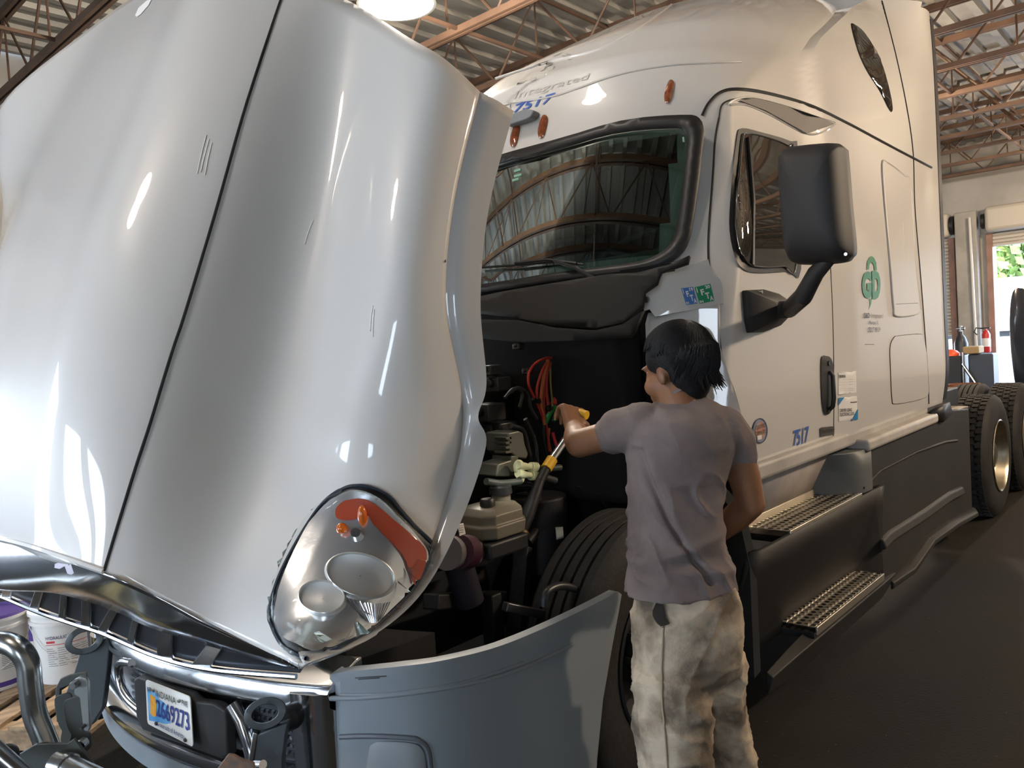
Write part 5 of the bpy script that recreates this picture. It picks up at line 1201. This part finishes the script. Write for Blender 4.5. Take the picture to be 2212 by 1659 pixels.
# flashlight held in the hand, and its light
fl0 = PD(1262,893,D0+.36); fl1 = PD(1222,893,D0+.44); tgt = PD(1128,1012,2.75)
T = thing('flashlight', 'yellow-topped flashlight held in the raised left hand', 'flashlight', tuple(fl0))
b = MB(); b.cyl(PD(1268,897,D0+.36), PD(1232,888,D0+.40), .015); b.build('barrel', mat('torch_yellow', (.75,.45,.02), .4), T)
b = MB(); b.lathe([(0,.03),(.019,.03),(.021,.0),(.015,-.01)], PD(1232,888,D0+.40), (PD(1232,888,D0+.40)-PD(1268,897,D0+.36)), 20); b.build('head', chrome, T)
ll = bpy.data.lights.new('flashlight_beam', 'SPOT'); ll.energy = 14; ll.spot_size = math.radians(32); ll.spot_blend = .8; ll.color = (1,1,.9); ll.shadow_soft_size = .012
lo_ = bpy.data.objects.new('flashlight_beam', ll); COL.objects.link(lo_); src = PD(1215,892,D0+.36); lo_.parent = T; lo_.location = src-fl0
lo_.rotation_euler = (tgt-src).to_track_quat('-Z', 'Y').to_euler()
# ------------------------------------------------------------ left foreground: pallet, buckets, folded guard
wood = mat('pallet_wood', (.42,.29,.17), .8, bump=.3, bscale=30, var=.5, vscale=5, col2=(.22,.15,.09), stretch=(1,6,6))
def pallet(cx, cy, rz, label):
    o = thing('wooden_pallet', label, 'pallet', (cx, cy, 0)); M = Matrix.Translation((cx, cy, 0)) @ Matrix.Rotation(rz, 4, 'Z')
    for i in range(8):
        b = MB(); y = -.56+i*.155; b.box((-.6, y, .115), (.6, y+.10, .135), M); b.build('deck_board', wood, o, smooth=False, bevel=.002)
    for y in (-.6, -.03, .54):
        pass
    for x in (-.59, -.045, .50):
        b = MB(); b.box((x, -.58, .02), (x+.09, .62, .115), M); b.build('stringer', wood, o, smooth=False, bevel=.003)
    for y in (-.56, 0, .52):
        b = MB(); b.box((-.6, y, .0), (.6, y+.1, .02), M); b.build('bottom_board', wood, o, smooth=False)
    return o
pallet(1.20, 4.60, math.radians(38), 'worn wooden pallet carrying the white fluid buckets')
bw = mat('bucket_white', (.72,.71,.68), .4); pur = mat('purple_band', (.07,.04,.22), .5); redi = mat('red_ink', (.55,.05,.05), .5)
def bucket(cx, cy, z, label, text, kind, rz):
    o = thing('plastic_bucket', label, 'bucket', (cx, cy, z)); c = V((cx, cy, z))
    b = MB(); b.lathe([(0,0),(.128,0),(.134,.01),(.146,.30),(.157,.302),(.157,.318),(.148,.32),(.149,.345),(.16,.347),(.16,.362),(.145,.365)], c, n=48); b.build('pail', bw, o)
    b = MB(); b.lathe([(.0,.36),(.14,.36),(.146,.375),(.154,.375),(.16,.362)], c, n=48); b.build('lid', bw if kind else pur, o)
    def wrap(u, v, r=.001):  # u metres round the pail, v height
        a = rz+u/.14; rad = .134+(.146-.134)*(v-.01)/.29+r; return c+V((math.cos(a)*rad, math.sin(a)*rad, v))
    def wt(s, u0, v0, u1, v1, m, bold=0.):
        vs, fs = textmesh(s, bold); b = MB(); b.add([wrap(u0+(u1-u0)*x, v0+(v1-v0)*y, .0022) for x, y in vs], fs); b.build('label_lettering', m, o, smooth=False, fix=False)
    def band(v0, v1, u0, u1, m, name='label_band', r=.0012):
        b = MB(); n = 24; b.grid([[wrap(u0+(u1-u0)*i/n, v, r) for i in range(n+1)] for v in (v0, v1)]); b.build(name, m, o)
    if kind == 1:
        wt(text, -.125, .232, .02, .248, mat('navy_ink', (.05,.05,.14), .5), .01) if text else None
        band(.213, .224, -.125, -.085, redi, 'print_bar')
        band(.203, .206, -.13, .16, redi)
        for k in range(9):
            for u0 in (-.125, -.075, -.02, .03): band(.184-k*.011, .187-k*.011, u0, u0+.030+.008*((k+int(u0*100)) % 3), mat('print_grey', (.25,.25,.27), .6), 'print_line')
        band(.105, .1055, -.12, .1, inkm)
    else:
        band(.0+.02, .045, -.42, .42, pur); 
        band(.10, .26, -.16, -.02, mat('navy_ink', (0,0,0)), 'warning_panel', .0016)
        band(.105, .21, -.155, -.025, white, 'warning_box', .0022)
        b = MB(); b.tube([wrap(-.09+.035*math.cos(a), .165+.035*math.sin(a), .004) for a in [2*math.pi*i/24 for i in range(24)]], .002, 6, closed=True); b.tube([wrap(-.115,.19,.004), wrap(-.065,.14,.004)], .002, 6); b.build('warning_symbol', inkm, o)
        wt('WARNING', -.15, .235, -.03, .248, white, .02); wt('AVISO', -.12, .217, -.05, .229, white, .02)
        wt('DYN', .035, .25, .085, .28, inkm, .04); band(.225, .228, -.02, .14, redi)
        for k in range(12): band(.205-k*.009, .208-k*.009, .04, .10+.008*(k % 3), mat('print_grey', (.25,.25,.27), .6), 'print_line')
    b = MB(); P = [wrap(-.22+.02, .30, .01)+V((0,0,0))] + [wrap(-.22+.44*t, .30-.19*math.sin(math.pi*t), .012) for t in [k/12 for k in range(13)]]
    b.tube(P, .0022, 6); b.build('wire_bail', mat('bail_white', (.6,.6,.6), .4), o)
    return o
camdir = lambda x, y: math.atan2(-y, -x)
pb1 = PD(150, 1455, 4.0); bucket(pb1.x, pb1.y, .136, 'white bucket printed HYDRAULIC FLUID behind the left tow hook', 'HYDRAULIC FLUID', 1, camdir(pb1.x, pb1.y)+.25)
pb2 = PD(-8, 1408, 3.93); bucket(pb2.x, pb2.y, .136, 'white bucket with a black warning panel and purple bands at the left edge', 'DYN', 0, camdir(pb2.x, pb2.y)-.15)
pb3 = PD(98, 1392, 4.5); o = bucket(pb3.x, pb3.y, .136, 'purple-labelled bucket half hidden between the two front buckets', '', 1, camdir(pb3.x, pb3.y)+.6)
c = V((pb3.x, pb3.y, .136)); b = MB(); b.lathe([(.1385,.06),(.149,.295)], c, n=48); b.build('purple_sleeve', pur, o)
# debris and a crumpled camouflage cloth
camo = mat('camouflage_cloth', (.38,.33,.16), .9, var=.8, vscale=22, col2=(.05,.05,.04), cstops=(.46,.5))
b = MB(); random.seed(4)
rows = []
q0 = V((.74, 3.52, 0)); 
for i in range(26):
    r = []
    for j in range(26):
        u, v = i/25-.5, j/25-.5; p = V((q0.x+u*.42, q0.y+v*.5, .0)); d = max(0, 1-(u*u+v*v)*4.2)
        r.append(V((p.x, p.y, .004+d*(.05+.10*abs(noise.noise(V((u*7, v*7, 1))))+.04*noise.noise(V((u*18, v*18, 4)))))))
    rows.append(r)
b.grid(rows); tag(b.build('camouflage_cloth', camo), 'crumpled camouflage cloth on the floor under the silver guard tube', 'cloth')
# folded guard of silver tubes
G = thing('grille_guard', 'silver tube grille guard folded down in front of the truck', 'grille guard', (.55, 2.6, 0))
gt = mat('guard_tube', (.40,.41,.40), .26, 1., bump=.02, bscale=80)
P = lambda x, y, d=2.2: PD(x, y, d)
b = MB(); b.tube(smoothpoly([P(-160,1385,2.5), P(-40,1386,2.3), P(10,1388,2.22), P(40,1402,2.2), P(60,1432,2.2), P(66,1480,2.2), P(75,1540,2.2), P(90,1580,2.2), P(106,1620,2.2)], 8, closed=False), .031, 20, cap=True); b.build('hoop_tube', gt, G)
b = MB(); b.tube([P(-80,1560,2.0), P(0,1628,2.0), P(60,1680,2.0)], .022, 16); b.build('brace_tube', gt, G)
b = MB(); b.tube([P(122,1650,2.14), P(150,1660,2.12), P(260,1712,2.02), P(420,1790,1.95)], .034, 20); b.build('cross_tube', gt, G)
b = MB(); b.lathe([(.034,0),(.038,.004),(.038,.02),(.034,.024)], P(140,1655,2.13), (P(260,1712,2.02)-P(150,1660,2.12)), 20); b.build('tube_collar', gt, G)
brk = mat('bracket_olive', (.075,.082,.078), .45, .3)
q = [P(x, y, 2.16) for x, y in [(22,1640),(70,1612),(80,1608),(145,1606),(160,1596),(200,1650),(215,1700),(180,1760),(40,1760),(20,1700)]]
b = MB(); b.prism(q, fwd*.01); b.build('hinge_plate', brk, G, bevel=.002)
for dd, dx, nm in ((2.22, 0, 'outer_cheek'), (2.32, -20, 'inner_cheek')):
    q = [P(x+dx, y+dx*.4, dd) for x, y in [(p.x, p.y) for p in smoothpoly([(a, c, 0) for a, c in [(137,1520),(148,1510),(168,1506),(176,1520),(183,1575),(194,1585),(196,1610),(188,1622),(170,1628),(156,1622),(150,1605),(153,1588),(148,1578),(142,1560)]], 3)]]
    b = MB(); b.prism(q, fwd*.008); b.build(nm, brk, G, bevel=.0015)
q = [P(x, y, 2.34) for x, y in [(121,1484),(130,1466),(150,1458),(186,1452),(190,1470),(160,1476),(140,1484),(130,1488),(128,1560),(122,1560),(119,1500)]]
b = MB(); b.prism(q, fwd*.01); b.build('top_gusset', brk, G, bevel=.002)
q = [P(x, y, 2.20) for x, y in [(160,1468),(170,1462),(186,1466),(190,1475),(194,1572),(190,1581),(181,1578),(178,1560),(172,1508),(160,1500)]]
b = MB(); b.prism(q, fwd*.012); b.build('latch_bar', mat('zinc', (.40,.43,.42), .35, .8), G, bevel=.002)
for x, y, r, m_ in ((182,1602,.014,steel),(187,1603,.008,chrome),(165,1476,.012,steel),(183,1567,.005,inkm)):
    b = MB(); b.lathe([(0,.022),(r*.8,.022),(r,.014),(r,0)], P(x, y, 2.20), -fwd, 8 if m_ is steel else 16); b.build('bolt', m_, G)
b = MB(); b.ell(P(15,1632,2.1), .03,.03,.03); b.build('rubber_bumper', rubber, G)
b = MB(); b.bar(P(178,1625,2.26), P(180,1700,2.26), .03, .02); b.build('lock_tab', blackm, G)
# the second guard hinge before the right hook
q = [PD(x, y, 1.93) for x, y in [(468,1662),(492,1630),(505,1632),(520,1640),(548,1650),(552,1668),(545,1740),(470,1740)]]
b = MB(); b.prism(q, fwd*.01); b.build('hinge_plate', mat('rusty_bracket', (.10,.085,.075), .6, var=.4, vscale=30, col2=(.25,.13,.07)), G, bevel=.002)
# support legs down to the floor so that the guard stands
for x0 in (.45, .72):
    pass
